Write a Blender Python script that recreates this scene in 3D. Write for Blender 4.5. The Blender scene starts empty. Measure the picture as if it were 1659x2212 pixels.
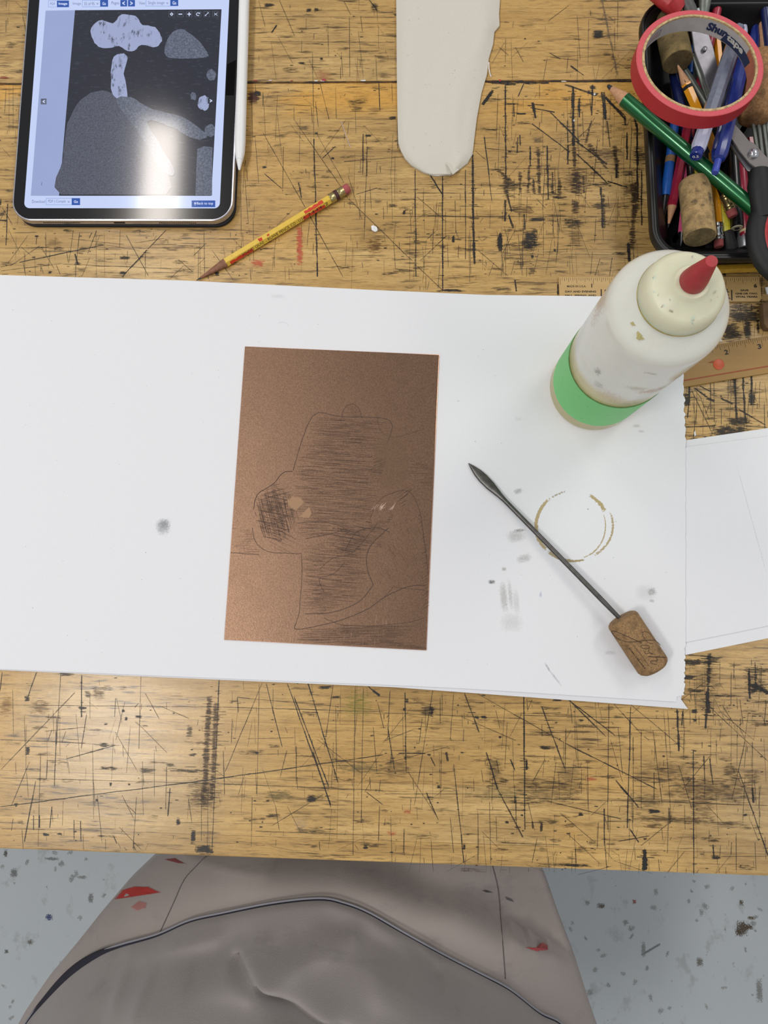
import bpy, bmesh, math, random
from mathutils import Vector, Matrix
random.seed(7)
S = bpy.context.scene
C = S.collection
TZ = 0.75                      # height of the bench top above the floor

# ------------------------------------------------------------------ camera
def unit(v): return v / v.length
_f, _cx, _cy, _H = 1540.0, 829.5, 1106.0, 0.5417
_n = Vector((.0360, .1008, 1.0)).normalized()
_ex = unit(Vector((1, 0, 0)) - _n * _n.x)
_ey = _n.cross(_ex)
_r = .021
_ex, _ey = math.cos(_r) * _ex + math.sin(_r) * _ey, -math.sin(_r) * _ex + math.cos(_r) * _ey
def at(x, y, z=0.0):
    """point of the bench (z above its top) that the photograph shows at pixel x, y"""
    r = Vector(((x - _cx) / _f, (y - _cy) / _f, 1.0))
    P = r * ((_H - z) / r.dot(_n))
    return Vector((P.dot(_ex), -P.dot(_ey), TZ + z))
cam_d = bpy.data.cameras.new('camera'); cam = bpy.data.objects.new('camera', cam_d); C.objects.link(cam)
cx_w = Vector((_ex.x, -_ey.x, -_n.x)); cy_w = -Vector((_ex.y, -_ey.y, -_n.y)); cz_w = -Vector((_ex.z, -_ey.z, -_n.z))
M = Matrix((cx_w, cy_w, cz_w)).transposed().to_4x4(); M.translation = Vector((0, 0, TZ + _H))
cam.matrix_world = M
cam_d.sensor_fit = 'VERTICAL'; cam_d.sensor_height = 36.0; cam_d.lens = _f * 36.0 / 2212.0
cam_d.clip_start = 0.01; cam_d.clip_end = 50
S.camera = cam

# ------------------------------------------------------------------ light
S.view_settings.view_transform = 'Standard'; S.view_settings.look = 'None'
S.view_settings.gamma = 1.0; S.view_settings.use_curve_mapping = False
S.view_settings.exposure = 0.0
S.cycles.transparent_max_bounces = 32
W = bpy.data.worlds.new('room_air'); S.world = W; W.use_nodes = True
W.node_tree.nodes['Background'].inputs[0].default_value = (0.93, 0.96, 1.0, 1)
W.node_tree.nodes['Background'].inputs[1].default_value = 0.37
def tube_light(x, y, sx, sy, e, col=(1, .97, .92)):
    l = bpy.data.lights.new('ceiling_tube', 'AREA'); l.shape = 'RECTANGLE'; l.size = sx; l.size_y = sy
    l.energy = e; l.color = col
    o = bpy.data.objects.new('ceiling_tube', l); C.objects.link(o); o.location = (x, y, TZ + 2.0)
    return o
tube_light(-0.97, 1.40, .13, .66, 6, (1, .92, .84))
tube_light(-0.84, 0.30, .20, .90, 7)  # extra tube added for rightward shadows and the copper plate's left gradient
tube_light(-1.02, -0.50, .22, .50, 16)
tube_light(1.30, 1.55, .5, 1.2, 16)
tube_light(1.45, -0.35, .5, 1.2, 8)

# ------------------------------------------------------------------ helpers
def lin(c):
    return tuple(((v / 255) / 12.92 if v / 255 <= .04045 else ((v / 255 + .055) / 1.055) ** 2.4) for v in c)
def rgb(c): return lin(c) + (1.0,)

class NT:
    def __init__(s, name):
        s.m = bpy.data.materials.new(name); s.m.use_nodes = True; s.t = s.m.node_tree
        s.b = s.t.nodes['Principled BSDF']; s.out = s.t.nodes['Material Output']
    def n(s, kind, **kw):
        o = s.t.nodes.new(kind)
        for k, v in kw.items(): setattr(o, k, v)
        return o
    def l(s, a, b): s.t.links.new(a, b)
    def noise(s, scale, detail=4, rough=.55, st=(1, 1, 1), rot=0, dist=0):
        tc = s.n('ShaderNodeTexCoord'); mp = s.n('ShaderNodeMapping')
        mp.inputs['Scale'].default_value = st; mp.inputs['Rotation'].default_value = (0, 0, rot)
        nz = s.n('ShaderNodeTexNoise'); nz.inputs['Scale'].default_value = scale
        nz.inputs['Detail'].default_value = detail; nz.inputs['Roughness'].default_value = rough
        nz.inputs['Distortion'].default_value = dist
        s.l(tc.outputs['Object'], mp.inputs[0]); s.l(mp.outputs[0], nz.inputs['Vector'])
        return nz.outputs['Fac']
    def ramp(s, src, stops, mode='LINEAR'):
        r = s.n('ShaderNodeValToRGB'); r.color_ramp.interpolation = mode
        e = r.color_ramp.elements
        while len(e) > 1: e.remove(e[-1])
        e[0].position, e[0].color = stops[0][0], stops[0][1]
        for p, c in stops[1:]:
            q = e.new(p); q.color = c
        s.l(src, r.inputs[0]); return r.outputs[0]
    def mix(s, f, a, b, mode='MIX'):
        m = s.n('ShaderNodeMix', data_type='RGBA', blend_type=mode)
        for v, i in ((f, 0), (a, 6), (b, 7)):
            if isinstance(v, (int, float)): m.inputs[i].default_value = v
            elif isinstance(v, tuple): m.inputs[i].default_value = v
            else: s.l(v, m.inputs[i])
        return m.outputs[2]
    def math(s, op, a, b=0.0, clamp=False):
        m = s.n('ShaderNodeMath', operation=op, use_clamp=clamp)
        for v, i in ((a, 0), (b, 1)):
            if isinstance(v, (int, float)): m.inputs[i].default_value = v
            else: s.l(v, m.inputs[i])
        return m.outputs[0]
    def bump(s, h, strength=.2, dist=.001):
        b = s.n('ShaderNodeBump'); b.inputs['Strength'].default_value = strength; b.inputs['Distance'].default_value = dist
        s.l(h, b.inputs['Height']); s.l(b.outputs[0], s.b.inputs['Normal'])
W0, B0 = (1, 1, 1, 1), (0, 0, 0, 1)

def mat(name, c, rough=.5, metal=0, var=.12, nscale=300, spec=.5, sss=0, bump=0, coat=0, em=None, es=0, trans=0, st=(1, 1, 1)):
    k = NT(name)
    nz = k.noise(nscale, 3, st=st)
    c0 = tuple(max(0, v * (1 - var)) for v in lin(c)) + (1,); c1 = tuple(min(1, v * (1 + var)) for v in lin(c)) + (1,)
    k.l(k.ramp(nz, [(.3, c0), (.7, c1)]), k.b.inputs['Base Color'])
    k.b.inputs['Roughness'].default_value = rough; k.b.inputs['Metallic'].default_value = metal
    k.b.inputs['Specular IOR Level'].default_value = spec
    if coat: k.b.inputs['Coat Weight'].default_value = coat; k.b.inputs['Coat Roughness'].default_value = .1
    if sss:
        k.b.inputs['Subsurface Weight'].default_value = sss; k.b.inputs['Subsurface Scale'].default_value = .01
    if bump: k.bump(nz, bump, .0006)
    if em: k.b.inputs['Emission Color'].default_value = rgb(em); k.b.inputs['Emission Strength'].default_value = es
    if trans: k.b.inputs['Transmission Weight'].default_value = trans
    return k.m

def mark_mat(name, st, sc, rough=.45):
    """ink, dirt and dents: colour and strength come with each mark, its ragged rim from noise"""
    k = NT(name)
    at_ = k.n('ShaderNodeVertexColor', layer_name='Col')
    uv = k.n('ShaderNodeUVMap', uv_map='UVMap'); sep = k.n('ShaderNodeSeparateXYZ'); k.l(uv.outputs[0], sep.inputs[0])
    uv2 = k.n('ShaderNodeUVMap', uv_map='Rag'); sep2 = k.n('ShaderNodeSeparateXYZ'); k.l(uv2.outputs[0], sep2.inputs[0])
    u2 = k.math('POWER', k.math('ABSOLUTE', sep.outputs[0]), 6.0); v2 = k.math('MULTIPLY', sep.outputs[1], sep.outputs[1])
    e = k.math('MULTIPLY', k.math('SUBTRACT', 1.0, u2, True), k.math('SUBTRACT', 1.0, v2, True))
    nz = k.noise(sc, 5, .65, st=st)
    nn = k.math('MULTIPLY', k.math('SUBTRACT', nz, .52), k.math('MULTIPLY', sep2.outputs[0], 4.6))
    val = k.math('ADD', e, nn)
    fac = k.n('ShaderNodeMapRange'); k.l(val, fac.inputs[0]); fac.inputs[1].default_value = .26
    k.l(k.math('ADD', .36, sep2.outputs[1]), fac.inputs[2])
    f2 = k.math('MULTIPLY', fac.outputs[0], at_.outputs['Alpha'], True)
    k.l(at_.outputs['Color'], k.b.inputs['Base Color']); k.b.inputs['Roughness'].default_value = rough
    tr = k.n('ShaderNodeBsdfTransparent'); mx = k.n('ShaderNodeMixShader')
    k.l(f2, mx.inputs[0]); k.l(tr.outputs[0], mx.inputs[1]); k.l(k.b.outputs[0], mx.inputs[2]); k.l(mx.outputs[0], k.out.inputs[0])
    return k.m
M_INK = mark_mat('scratch_ink', (.30, 1.8, 1), 560)
M_STAIN = mark_mat('stain', (1, 1, 1), 700, .6)

_txt = {}
def text_mesh(s, bold=0.0):
    key = (s, bold)
    if key not in _txt:
        cu = bpy.data.curves.new('t', 'FONT'); cu.body = s; cu.size = 1.0; cu.offset = bold; cu.resolution_u = 3
        o = bpy.data.objects.new('t', cu); C.objects.link(o)
        dg = bpy.context.evaluated_depsgraph_get(); me = o.evaluated_get(dg).to_mesh()
        vs = [v.co.copy() for v in me.vertices]; fs = [tuple(p.vertices) for p in me.polygons]
        o.evaluated_get(dg).to_mesh_clear(); bpy.data.objects.remove(o); bpy.data.curves.remove(cu)
        x0 = min(v.x for v in vs); x1 = max(v.x for v in vs); y0 = min(v.y for v in vs); y1 = max(v.y for v in vs)
        _txt[key] = (vs, fs, x0, x1, y0, y1)
    return _txt[key]

class MB:
    def __init__(s): s.v = []; s.f = []; s.m = []; s.mats = []; s.c = {}; s.uv = {}; s.sm = []
    def mi(s, m):
        if m not in s.mats: s.mats.append(m)
        return s.mats.index(m)
    def add(s, vs, fs, m, smooth=True):
        o = len(s.v); s.v += [Vector(v) for v in vs]; k = s.mi(m)
        for f in fs: s.f.append(tuple(i + o for i in f)); s.m.append(k); s.sm.append(smooth)
        return s
    def quad_mark(s, vs, uvs, col, a, rag, soft, m):
        o = len(s.v); s.v += vs; s.f.append(tuple(range(o, o + 4))); s.m.append(s.mi(m)); s.sm.append(False)
        fi = len(s.f) - 1; s.c[fi] = col + (a,); s.uv[fi] = (uvs, rag, soft)
    def prism(s, poly, z0, z1, m, bevel=0, m_side=None, m_top=None):
        """poly: list of (x,y) ccw; solid between z0 and z1, top edge eased by bevel"""
        n = len(poly); p = [Vector((q[0], q[1])) for q in poly]
        area = sum(p[i].x * p[(i + 1) % n].y - p[(i + 1) % n].x * p[i].y for i in range(n))
        if area < 0: p.reverse()
        rings = []
        def inset(d):
            out = []
            for i in range(n):
                a, b, c = p[i - 1], p[i], p[(i + 1) % n]
                e1 = (b - a).normalized(); e2 = (c - b).normalized()
                n1 = Vector((-e1.y, e1.x)); n2 = Vector((-e2.y, e2.x)); t = (n1 + n2)
                t = t.normalized() * min(1.6, 1 / max(.5, t.normalized().dot(n1))) if t.length > 1e-6 else n1
                out.append(b + t * d)
            return out
        if bevel:
            lv = [(z0, bevel), (z0 + bevel, 0), (z1 - bevel, 0), (z1 - bevel * .3, bevel * .3), (z1, bevel)]
        else: lv = [(z0, 0), (z1, 0)]
        vs = []
        for z, d in lv: vs += [(q.x, q.y, z) for q in inset(d)]
        fs = []
        for k in range(len(lv) - 1):
            for i in range(n):
                j = (i + 1) % n; fs.append((k * n + i, k * n + j, (k + 1) * n + j, (k + 1) * n + i))
        s.add(vs, fs, m_side or m)
        L = (len(lv) - 1) * n
        s.add([vs[L + i] for i in range(n)], [tuple(range(n))], m_top or m, False)
        s.add([vs[i] for i in range(n)], [tuple(reversed(range(n)))], m, False)
        return s
    def box(s, x0, x1, y0, y1, z0, z1, m, bevel=0):
        return s.prism([(x0, y0), (x1, y0), (x1, y1), (x0, y1)], z0, z1, m, bevel)
    def lathe(s, A, B, prof, m, seg=24, up=None, cap=True, twist=0, sx=1.0):
        """prof: (distance from A along AB, radius)"""
        A = Vector(A); B = Vector(B); d = (B - A).normalized()
        u = Vector(up) if up else (Vector((0, 0, 1)) if abs(d.z) < .9 else Vector((1, 0, 0)))
        a = (u - d * u.dot(d)).normalized(); b = d.cross(a)
        vs = []; fs = []
        for t, r in prof:
            for i in range(seg):
                w = 2 * math.pi * (i + .5) / seg + twist
                vs.append(A + d * t + (a * math.cos(w) + b * math.sin(w) * sx) * r)
        for k in range(len(prof) - 1):
            for i in range(seg):
                j = (i + 1) % seg; fs.append((k * seg + i, k * seg + j, (k + 1) * seg + j, (k + 1) * seg + i))
        if cap:
            if prof[0][1] > 1e-6: fs.append(tuple(reversed(range(seg))))
            if prof[-1][1] > 1e-6: fs.append(tuple(range((len(prof) - 1) * seg, len(prof) * seg)))
        return s.add(vs, fs, m)
    def tube(s, pts, r, m, seg=10, flat=1.0):
        pts = [Vector(p) for p in pts]; n = len(pts); vs = []; fs = []
        rr = r if isinstance(r, (list, tuple)) else [r] * n
        for k, p in enumerate(pts):
            d = (pts[min(k + 1, n - 1)] - pts[max(k - 1, 0)]).normalized()
            u = Vector((0, 0, 1)) if abs(d.z) < .95 else Vector((1, 0, 0))
            a = (u - d * u.dot(d)).normalized(); b = d.cross(a)
            for i in range(seg):
                w = 2 * math.pi * i / seg; vs.append(p + a * math.cos(w) * rr[k] * flat + b * math.sin(w) * rr[k])
        for k in range(n - 1):
            for i in range(seg):
                j = (i + 1) % seg; fs.append((k * seg + i, k * seg + j, (k + 1) * seg + j, (k + 1) * seg + i))
        fs.append(tuple(reversed(range(seg)))); fs.append(tuple(range((n - 1) * seg, n * seg)))
        return s.add(vs, fs, m)
    def ribbon(s, pts, w, m):
        """flat line on a surface; pts are Vectors, widened in the horizontal plane"""
        n = len(pts); vs = []
        for k, p in enumerate(pts):
            d = pts[min(k + 1, n - 1)] - pts[max(k - 1, 0)]; d.z = 0; d.normalize()
            q = Vector((-d.y, d.x, 0)); ww = w[k] if isinstance(w, (list, tuple)) else w
            vs += [p + q * ww / 2, p - q * ww / 2]
        return s.add(vs, [(2 * k, 2 * k + 1, 2 * k + 3, 2 * k + 2) for k in range(n - 1)], m, False)
    def text(s, txt, fn, width, height, m, bold=0.0):
        """text in a width x height box, fn maps (x from 0..width, y from 0..height) to the surface"""
        vs, fs, x0, x1, y0, y1 = text_mesh(txt, bold)
        o = [fn((v.x - x0) / (x1 - x0) * width, (v.y - y0) / (y1 - y0) * height) for v in vs]
        return s.add(o, fs, m, False)
    # ---- marks
    def line(s, p, q, w, col, a=1.0, rag=.5, soft=.15, m=None, z=None, e0=1, e1=1):
        s._z = getattr(s, '_z', 0) + 1
        dz = .00006 + (s._z % 400) * 4e-7 if z is None else z
        p = Vector(p); q = Vector(q); d = q - p; d.z = 0
        if d.length < 1e-7: return s
        d.normalize(); n = Vector((-d.y, d.x, 0)) * w / 2; up = Vector((0, 0, dz))
        s.quad_mark([p + n + up, p - n + up, q - n + up, q + n + up], [(-e0, 1), (-e0, -1), (e1, -1), (e1, 1)], lin(col), a, rag, soft, m or M_INK); return s
    def blob(s, c, rx, ry, col, a=1.0, rag=.5, soft=.4, m=None, rot=0, z=None):
        s._z = getattr(s, '_z', 0) + 1
        dz = .00006 + (s._z % 400) * 4e-7 if z is None else z
        c = Vector(c) + Vector((0, 0, dz)); ca, sa = math.cos(rot), math.sin(rot)
        N = 4
        def pt(i, j):
            u, v = -1 + 2 * i / N, -1 + 2 * j / N
            return c + Vector((u * rx * ca - v * ry * sa, u * rx * sa + v * ry * ca, 0)), (math.copysign(abs(u) ** .34, u) if u else 0, v)
        for i in range(N):
            for j in range(N):
                q = [pt(i, j), pt(i + 1, j), pt(i + 1, j + 1), pt(i, j + 1)]
                s.quad_mark([k[0] for k in q], [k[1] for k in q], lin(col), a, rag, soft, m or M_INK)
        return s
    def build(s, name, parent=None, angle=38, subd=0):
        me = bpy.data.meshes.new(name)
        off = parent_loc(parent) if parent else Vector((0, 0, 0))
        me.from_pydata([v - off for v in s.v], [], s.f)
        for m in s.mats: me.materials.append(m)
        me.polygons.foreach_set('material_index', s.m); me.polygons.foreach_set('use_smooth', s.sm)
        if s.uv:
            u1 = me.uv_layers.new(name='UVMap'); u2 = me.uv_layers.new(name='Rag')
            ca = me.color_attributes.new('Col', 'FLOAT_COLOR', 'CORNER')
            u1, u2, ca = me.uv_layers['UVMap'], me.uv_layers['Rag'], me.color_attributes['Col']
            for fi, (uvs, rag, soft) in s.uv.items():
                p = me.polygons[fi]
                for k, li in enumerate(p.loop_indices):
                    u1.data[li].uv = uvs[k]; u2.data[li].uv = (rag, soft); ca.data[li].color = s.c[fi]
        me.update()
        if any(s.sm): me.set_sharp_from_angle(angle=math.radians(angle))
        o = bpy.data.objects.new(name, me); C.objects.link(o)
        if parent: o.parent = parent
        if subd:
            md = o.modifiers.new('s', 'SUBSURF'); md.levels = md.render_levels = subd
        return o

def bez(P, n=7):
    out = []
    for i in range(0, len(P) - 1):
        p0, p1, p2_, p3 = P[max(i - 1, 0)], P[i], P[i + 1], P[min(i + 2, len(P) - 1)]
        for j in range(n):
            t = j / n
            out.append(tuple(.5 * (2 * p1[k] + (p2_[k] - p0[k]) * t + (2 * p0[k] - 5 * p1[k] + 4 * p2_[k] - p3[k]) * t * t + (-p0[k] + 3 * p1[k] - 3 * p2_[k] + p3[k]) * t ** 3) for k in (0, 1)))
    out.append(P[-1]); return out

_loc = {}
def parent_loc(p):
    v = Vector((0, 0, 0))
    while p is not None:
        v = v + _loc.get(p.name, Vector((0, 0, 0))); p = p.parent
    return v
def tag(o, label, cat, group=None, kind=None):
    if label: o['label'] = label
    if cat: o['category'] = cat
    if group: o['group'] = group
    if kind: o['kind'] = kind
    return o
def thing(name, loc, label, cat, group=None):
    o = bpy.data.objects.new(name, None); C.objects.link(o); o.location = loc; o.empty_display_size = .01
    _loc[o.name] = Vector(loc); return tag(o, label, cat, group)

# ------------------------------------------------------------------ materials
def wood_mat():
    k = NT('bench_wood')
    tc = k.n('ShaderNodeTexCoord'); sp = k.n('ShaderNodeSeparateXYZ'); k.l(tc.outputs['Object'], sp.inputs[0])
    # staves: each strip of the glued-up board has a tone of its own
    br = k.n('ShaderNodeTexBrick'); k.l(tc.outputs['Object'], br.inputs[0])
    for i, v in (('Scale', 1.0), ('Mortar Size', .00022), ('Brick Width', 1.1), ('Row Height', .041), ('Bias', 0.0), ('Mortar Smooth', .3)): br.inputs[i].default_value = v
    br.inputs['Color1'].default_value = rgb((228, 194, 132)); br.inputs['Color2'].default_value = rgb((212, 174, 108)); br.inputs['Mortar'].default_value = rgb((92, 66, 34))
    big = k.noise(5, 3, .5); g1 = k.noise(30, 6, .6, st=(.18, 2.2, 1)); g2 = k.noise(60, 4, .6, st=(.2, 4.5, 1), dist=.4)
    col = k.mix(k.ramp(g1, [(.3, B0), (.75, W0)]), br.outputs['Color'], rgb((174, 138, 82)))
    col = k.mix(k.math('MULTIPLY', k.ramp(g2, [(.40, B0), (.72, W0)]), .5), col, rgb((134, 102, 60)))
    # old amber varnish left along the joint and near the right of the front board
    v = k.noise(14, 3, .6, st=(.6, 1.4, 1))
    bandA = k.n('ShaderNodeMapRange'); k.l(sp.outputs[1], bandA.inputs[0]); bandA.inputs[1].default_value = .272; bandA.inputs[2].default_value = .288
    bandB = k.n('ShaderNodeMapRange'); k.l(sp.outputs[1], bandB.inputs[0]); bandB.inputs[1].default_value = .3075; bandB.inputs[2].default_value = .3055
    band = k.math('MULTIPLY', k.math('MULTIPLY', bandA.outputs[0], bandB.outputs[0]), k.ramp(v, [(.42, B0), (.5, W0)]))
    col = k.mix(k.math('MULTIPLY', band, .62), col, rgb((224, 164, 62)))
    amber = k.math('MULTIPLY', k.ramp(big, [(.45, B0), (.62, W0)]), .35)
    col = k.mix(amber, col, rgb((212, 164, 86)))
    # ground-in dirt: soft greyish clouds and thousands of dark pores along the grain
    d = k.noise(9, 6, .7, st=(.7, 1.2, 1)); col = k.mix(k.math('MULTIPLY', k.ramp(d, [(.5, B0), (.75, W0)]), .55), col, rgb((128, 102, 64)))
    p1 = k.noise(330, 3, .6, st=(.12, 1.5, 1)); p2 = k.noise(90, 5, .75, st=(.2, 2.4, 1)); pm = k.noise(11, 4, .6)
    pores = k.math('MULTIPLY', k.ramp(p1, [(.56, B0), (.66, W0)]), k.ramp(pm, [(.36, B0), (.6, W0)]))
    col = k.mix(k.math('MULTIPLY', pores, .85), col, rgb((70, 52, 32)))
    dash = k.math('MULTIPLY', k.ramp(p2, [(.63, B0), (.70, W0)]), k.ramp(k.noise(16, 4, .6), [(.47, B0), (.6, W0)]))
    col = k.mix(k.math('MULTIPLY', dash, .6), col, rgb((52, 42, 30)))
    f1 = k.noise(700, 3, .65, st=(.16, 1.3, 1)); fm = k.noise(6, 3, .6)
    col = k.mix(k.math('MULTIPLY', k.ramp(f1, [(.48, B0), (.68, W0)]), k.ramp(fm, [(.3, (.18, .18, .18, 1)), (.7, (.55, .55, .55, 1))])), col, rgb((104, 80, 48)))
    f2 = k.noise(1300, 2, .5); col = k.mix(k.math('MULTIPLY', k.ramp(f2, [(.62, B0), (.72, W0)]), .45), col, rgb((86, 66, 42)))
    k.l(col, k.b.inputs['Base Color'])
    ro = k.n('ShaderNodeMapRange'); k.l(g1, ro.inputs[0]); ro.inputs[3].default_value = .22; ro.inputs[4].default_value = .36
    k.l(ro.outputs[0], k.b.inputs['Roughness'])
    k.bump(k.mix(.5, p2, k.noise(120, 3, .6)), .22, .0006)
    return k.m
M_WOOD = wood_mat()
M_WOODEDGE = mat('bench_edge', (104, 74, 40), .55, nscale=60, var=.3)
M_WHITE = mat('white_paper', (232, 233, 237), .75, var=.012, nscale=900, spec=.25)
M_CREAM = mat('cream_fabric_paper', (213, 208, 197), .85, var=.04, nscale=1400, spec=.2, bump=.15)
M_FLECK = mat('white_crumb', (236, 236, 238), .7)

# ------------------------------------------------------------------ room
def floor_mat():
    k = NT('painted_concrete')
    n1 = k.noise(3, 5, .6); n2 = k.noise(26, 5, .65, st=(1, .7, 1)); n3 = k.noise(60, 3, .6)
    c = k.mix(n1, rgb((180, 187, 192)), rgb((200, 206, 209)))
    c = k.mix(k.math('MULTIPLY', k.ramp(n2, [(.58, B0), (.66, W0)]), .55), c, rgb((158, 162, 162)))
    c = k.mix(k.math('MULTIPLY', k.ramp(n3, [(.68, B0), (.72, W0)]), .7), c, rgb((136, 134, 128)))
    k.l(c, k.b.inputs['Base Color']); k.b.inputs['Roughness'].default_value = .55
    k.bump(n2, .35, .002); return k.m
M_FLOOR = floor_mat()
fl = MB(); fl.add([(-4, -4, 0), (4, -4, 0), (4, 4, 0), (-4, 4, 0)], [(0, 1, 2, 3)], M_FLOOR, False)
def fat(x, y): return at(x, y, -TZ)
for (x, y, rx, ry, c) in [(1603, 2005, 11, 13, (84, 68, 48)), (1614, 2002, 12, 5, (84, 68, 48)), (1597, 2012, 8, 9, (84, 68, 48)), (1601, 1950, 4, 5, (96, 84, 66)), (1623, 1983, 7, 3, (96, 84, 60)),
        (1298, 1957, 7, 5, (98, 90, 80)), (1370, 1948, 4, 4, (150, 70, 60)), (106, 1981, 7, 6, (40, 62, 120)), (12, 1843, 4, 7, (90, 90, 86)), (30, 1885, 7, 8, (118, 120, 118)),
        (196, 1940, 5, 9, (130, 132, 130)), (178, 1895, 9, 3, (140, 140, 136)), (112, 1855, 14, 3, (128, 130, 130)), (64, 2035, 4, 4, (110, 110, 104)), (14, 2055, 4, 4, (100, 100, 96)), (1511, 2078, 6, 8, (120, 118, 110)), (1390, 2050, 4, 14, (150, 152, 150)), (1640, 2140, 6, 20, (140, 140, 136))]:
    fl.blob(fat(x, y), rx * .0010, ry * .0010, c, .85, 1.0, .3, M_STAIN, z=.0004 + random.random() * .0002)
fl.line(fat(1384, 2064), fat(1428, 2038), .004, (130, 134, 134), .8, .3, .2, M_STAIN, z=.0004)
for i in range(70):
    x, y = random.choice([(random.uniform(0, 300), random.uniform(1840, 2200)), (random.uniform(1190, 1659), random.uniform(1900, 2212)), (random.uniform(1190, 1659), random.uniform(1900, 2212))])
    fl.blob(fat(x, y), random.uniform(.002, .006), random.uniform(.002, .007), random.choice([(158, 162, 162), (146, 148, 144), (164, 164, 158)]), .6, 1.3, .2, M_STAIN, rot=random.random() * 3, z=.0004 + random.random() * .0002)
o = fl.build('floor'); tag(o, None, None, kind='structure')

# ------------------------------------------------------------------ workbench
bench = thing('workbench', (-.05, .1, 0), 'scarred maple workbench with ink-filled knife cuts, everything lies on it', 'workbench')
YE, YS, YB = -.2022, .4062, .82        # front edge, joint between the boards, back edge
bt = MB()
bt.prism([(-1.0, YE), (.9, YE), (.9, YS - .0007), (-1.0, YS - .0007)], TZ - .045, TZ, M_WOOD, .0012)
INK = (30, 26, 24); BRN = (58, 40, 24); GRY = (88, 78, 62); RED = (190, 56, 40)
K = .00036                             # metres per photograph pixel on the bench
def T(ox, oy, s): return lambda x, y: at(ox + x / s, oy + y / s)
def lines(tr, L, col=INK, a=.9, rag=.5, soft=.22, wk=1.0):
    for l in L:
        w = l[4]; c = l[5] if len(l) > 5 else col; P, Q = tr(l[0], l[1]), tr(l[2], l[3]); d = (Q - P).length / K
        al = a if w > 1.6 else a * .68
        n = max(1, int(d / (26 if w < 3 else 15))); nrm_ = Vector((-(Q - P).y, (Q - P).x, 0)).normalized() * K
        prev = P
        for i in range(n):
            nx = P.lerp(Q, (i + 1) / n) + nrm_ * (random.uniform(-.25, .25) * min(w, 3) if i < n - 1 else 0)
            ww = (w * 1.2 + .45) * K * wk * random.uniform(.62, 1.2)
            ov = (nx - prev).normalized() * ww * .25
            bt.line(prev - ov, nx + ov, ww, c, min(1, al * random.uniform(.72, 1.08)), rag, soft, e0=1 if i == 0 else .55, e1=1 if i == n - 1 else .55); prev = nx
        steep = abs((Q - P).y) > abs((Q - P).x) * .8
        if w >= 2.2 and steep:                                     # ink creeping sideways into the grain
            for i in range(int(d / (9 if w >= 4 else 16))):
                p = P.lerp(Q, random.random()); e = random.uniform(2.5, 5 + w * 1.6) * K; o_ = random.uniform(-.6, .6) * e
                bt.line(p + Vector((o_ - e, 0, 0)), p + Vector((o_ + e, random.uniform(-.4, .4) * K, 0)), random.uniform(.9, 2.2) * K, c, random.uniform(.4, .9), .6, .35)
def blobs(tr, s, L, col=INK, a=.9, rag=.6):
    for l in L:
        soft = len(l) > 4 and l[4] < .75
        bt.blob(tr(l[0], l[1]), l[2] / s * K * 1.35, l[3] / s * K * 1.35, l[5] if len(l) > 5 else col, l[4] if len(l) > 4 else a, rag * (1.5 if soft else 1.1), .7 if soft else .4)
A = T(480, 0, 2.676)
lines(A, [(522, 300, 530, 800, 1.3), (530, 800, 540, 1150, 3), (540, 1150, 550, 1600, 3), (735, 95, 738, 450, 1.3), (215, 95, 1000, 100, 1), (220, 240, 1000, 245, 1),
    (350, 605, 515, 612, 1.2), (415, 612, 415, 700, 1), (515, 612, 522, 720, 1.5), (655, 500, 660, 690, 1.2), (655, 688, 1005, 688, 1), (905, 475, 912, 640, 2), (980, 480, 985, 600, 1.5),
    (235, 530, 235, 620, 1.5), (815, 770, 812, 1010, 2.5, BRN), (838, 840, 836, 1020, 2.5, BRN), (838, 850, 820, 1390, 1.4), (235, 765, 480, 1200, 1.4), (480, 1200, 700, 1605, 1.4),
    (415, 690, 700, 1100, 1.4), (700, 1120, 1100, 1510, 1.4), (540, 760, 700, 1050, 1.1), (575, 920, 660, 840, 2.3), (285, 190, 315, 145, 3), (245, 1005, 350, 1095, 1.8), (320, 210, 410, 370, 1.0, GRY),
    (1015, 600, 1015, 860, 1.5), (1115, 980, 1120, 1600, 2.2), (1200, 1010, 1275, 1130, 2), (920, 1250, 1659, 1255, 1), (770, 1125, 900, 1085, 1.8), (700, 935, 1060, 905, 1.4), (440, 1050, 460, 1150, 3),
    (210, 0, 250, 160, 1.2), (330, 0, 420, 210, 1.2), (700, 0, 745, 90, 1.3), (850, 0, 895, 60, 3), (800, 90, 812, 190, 1.2), (610, 140, 615, 330, 1), (500, 340, 550, 450, 1), (560, 460, 620, 700, 1), (190, 480, 200, 600, 1.6)])
blobs(A, 2.676, [(498, 60, 16, 10), (545, 55, 14, 9), (575, 340, 9, 7), (655, 320, 5, 4), (545, 770, 10, 6), (245, 968, 12, 7), (985, 682, 20, 9), (780, 590, 55, 20, .6), (778, 630, 30, 14, .6, BRN), (470, 740, 34, 14, .6, GRY),
    (180, 560, 34, 40, .85, (72, 34, 26)), (585, 435, 38, 36, .45, (176, 112, 76)), (875, 1425, 34, 42, .7, (122, 84, 40)), (850, 1380, 90, 60, .22, (120, 90, 40)), (1052, 1228, 8, 16), (900, 1165, 20, 12, .5, GRY), (640, 915, 9, 6),
    (1335, 1385, 8, 24), (1605, 1400, 15, 38), (845, 785, 22, 6), (985, 1190, 24, 12, .7), (270, 30, 30, 12), (460, 365, 20, 8), (205, 540, 20, 14), (540, 480, 40, 6), (880, 40, 20, 26, .7)])
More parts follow.
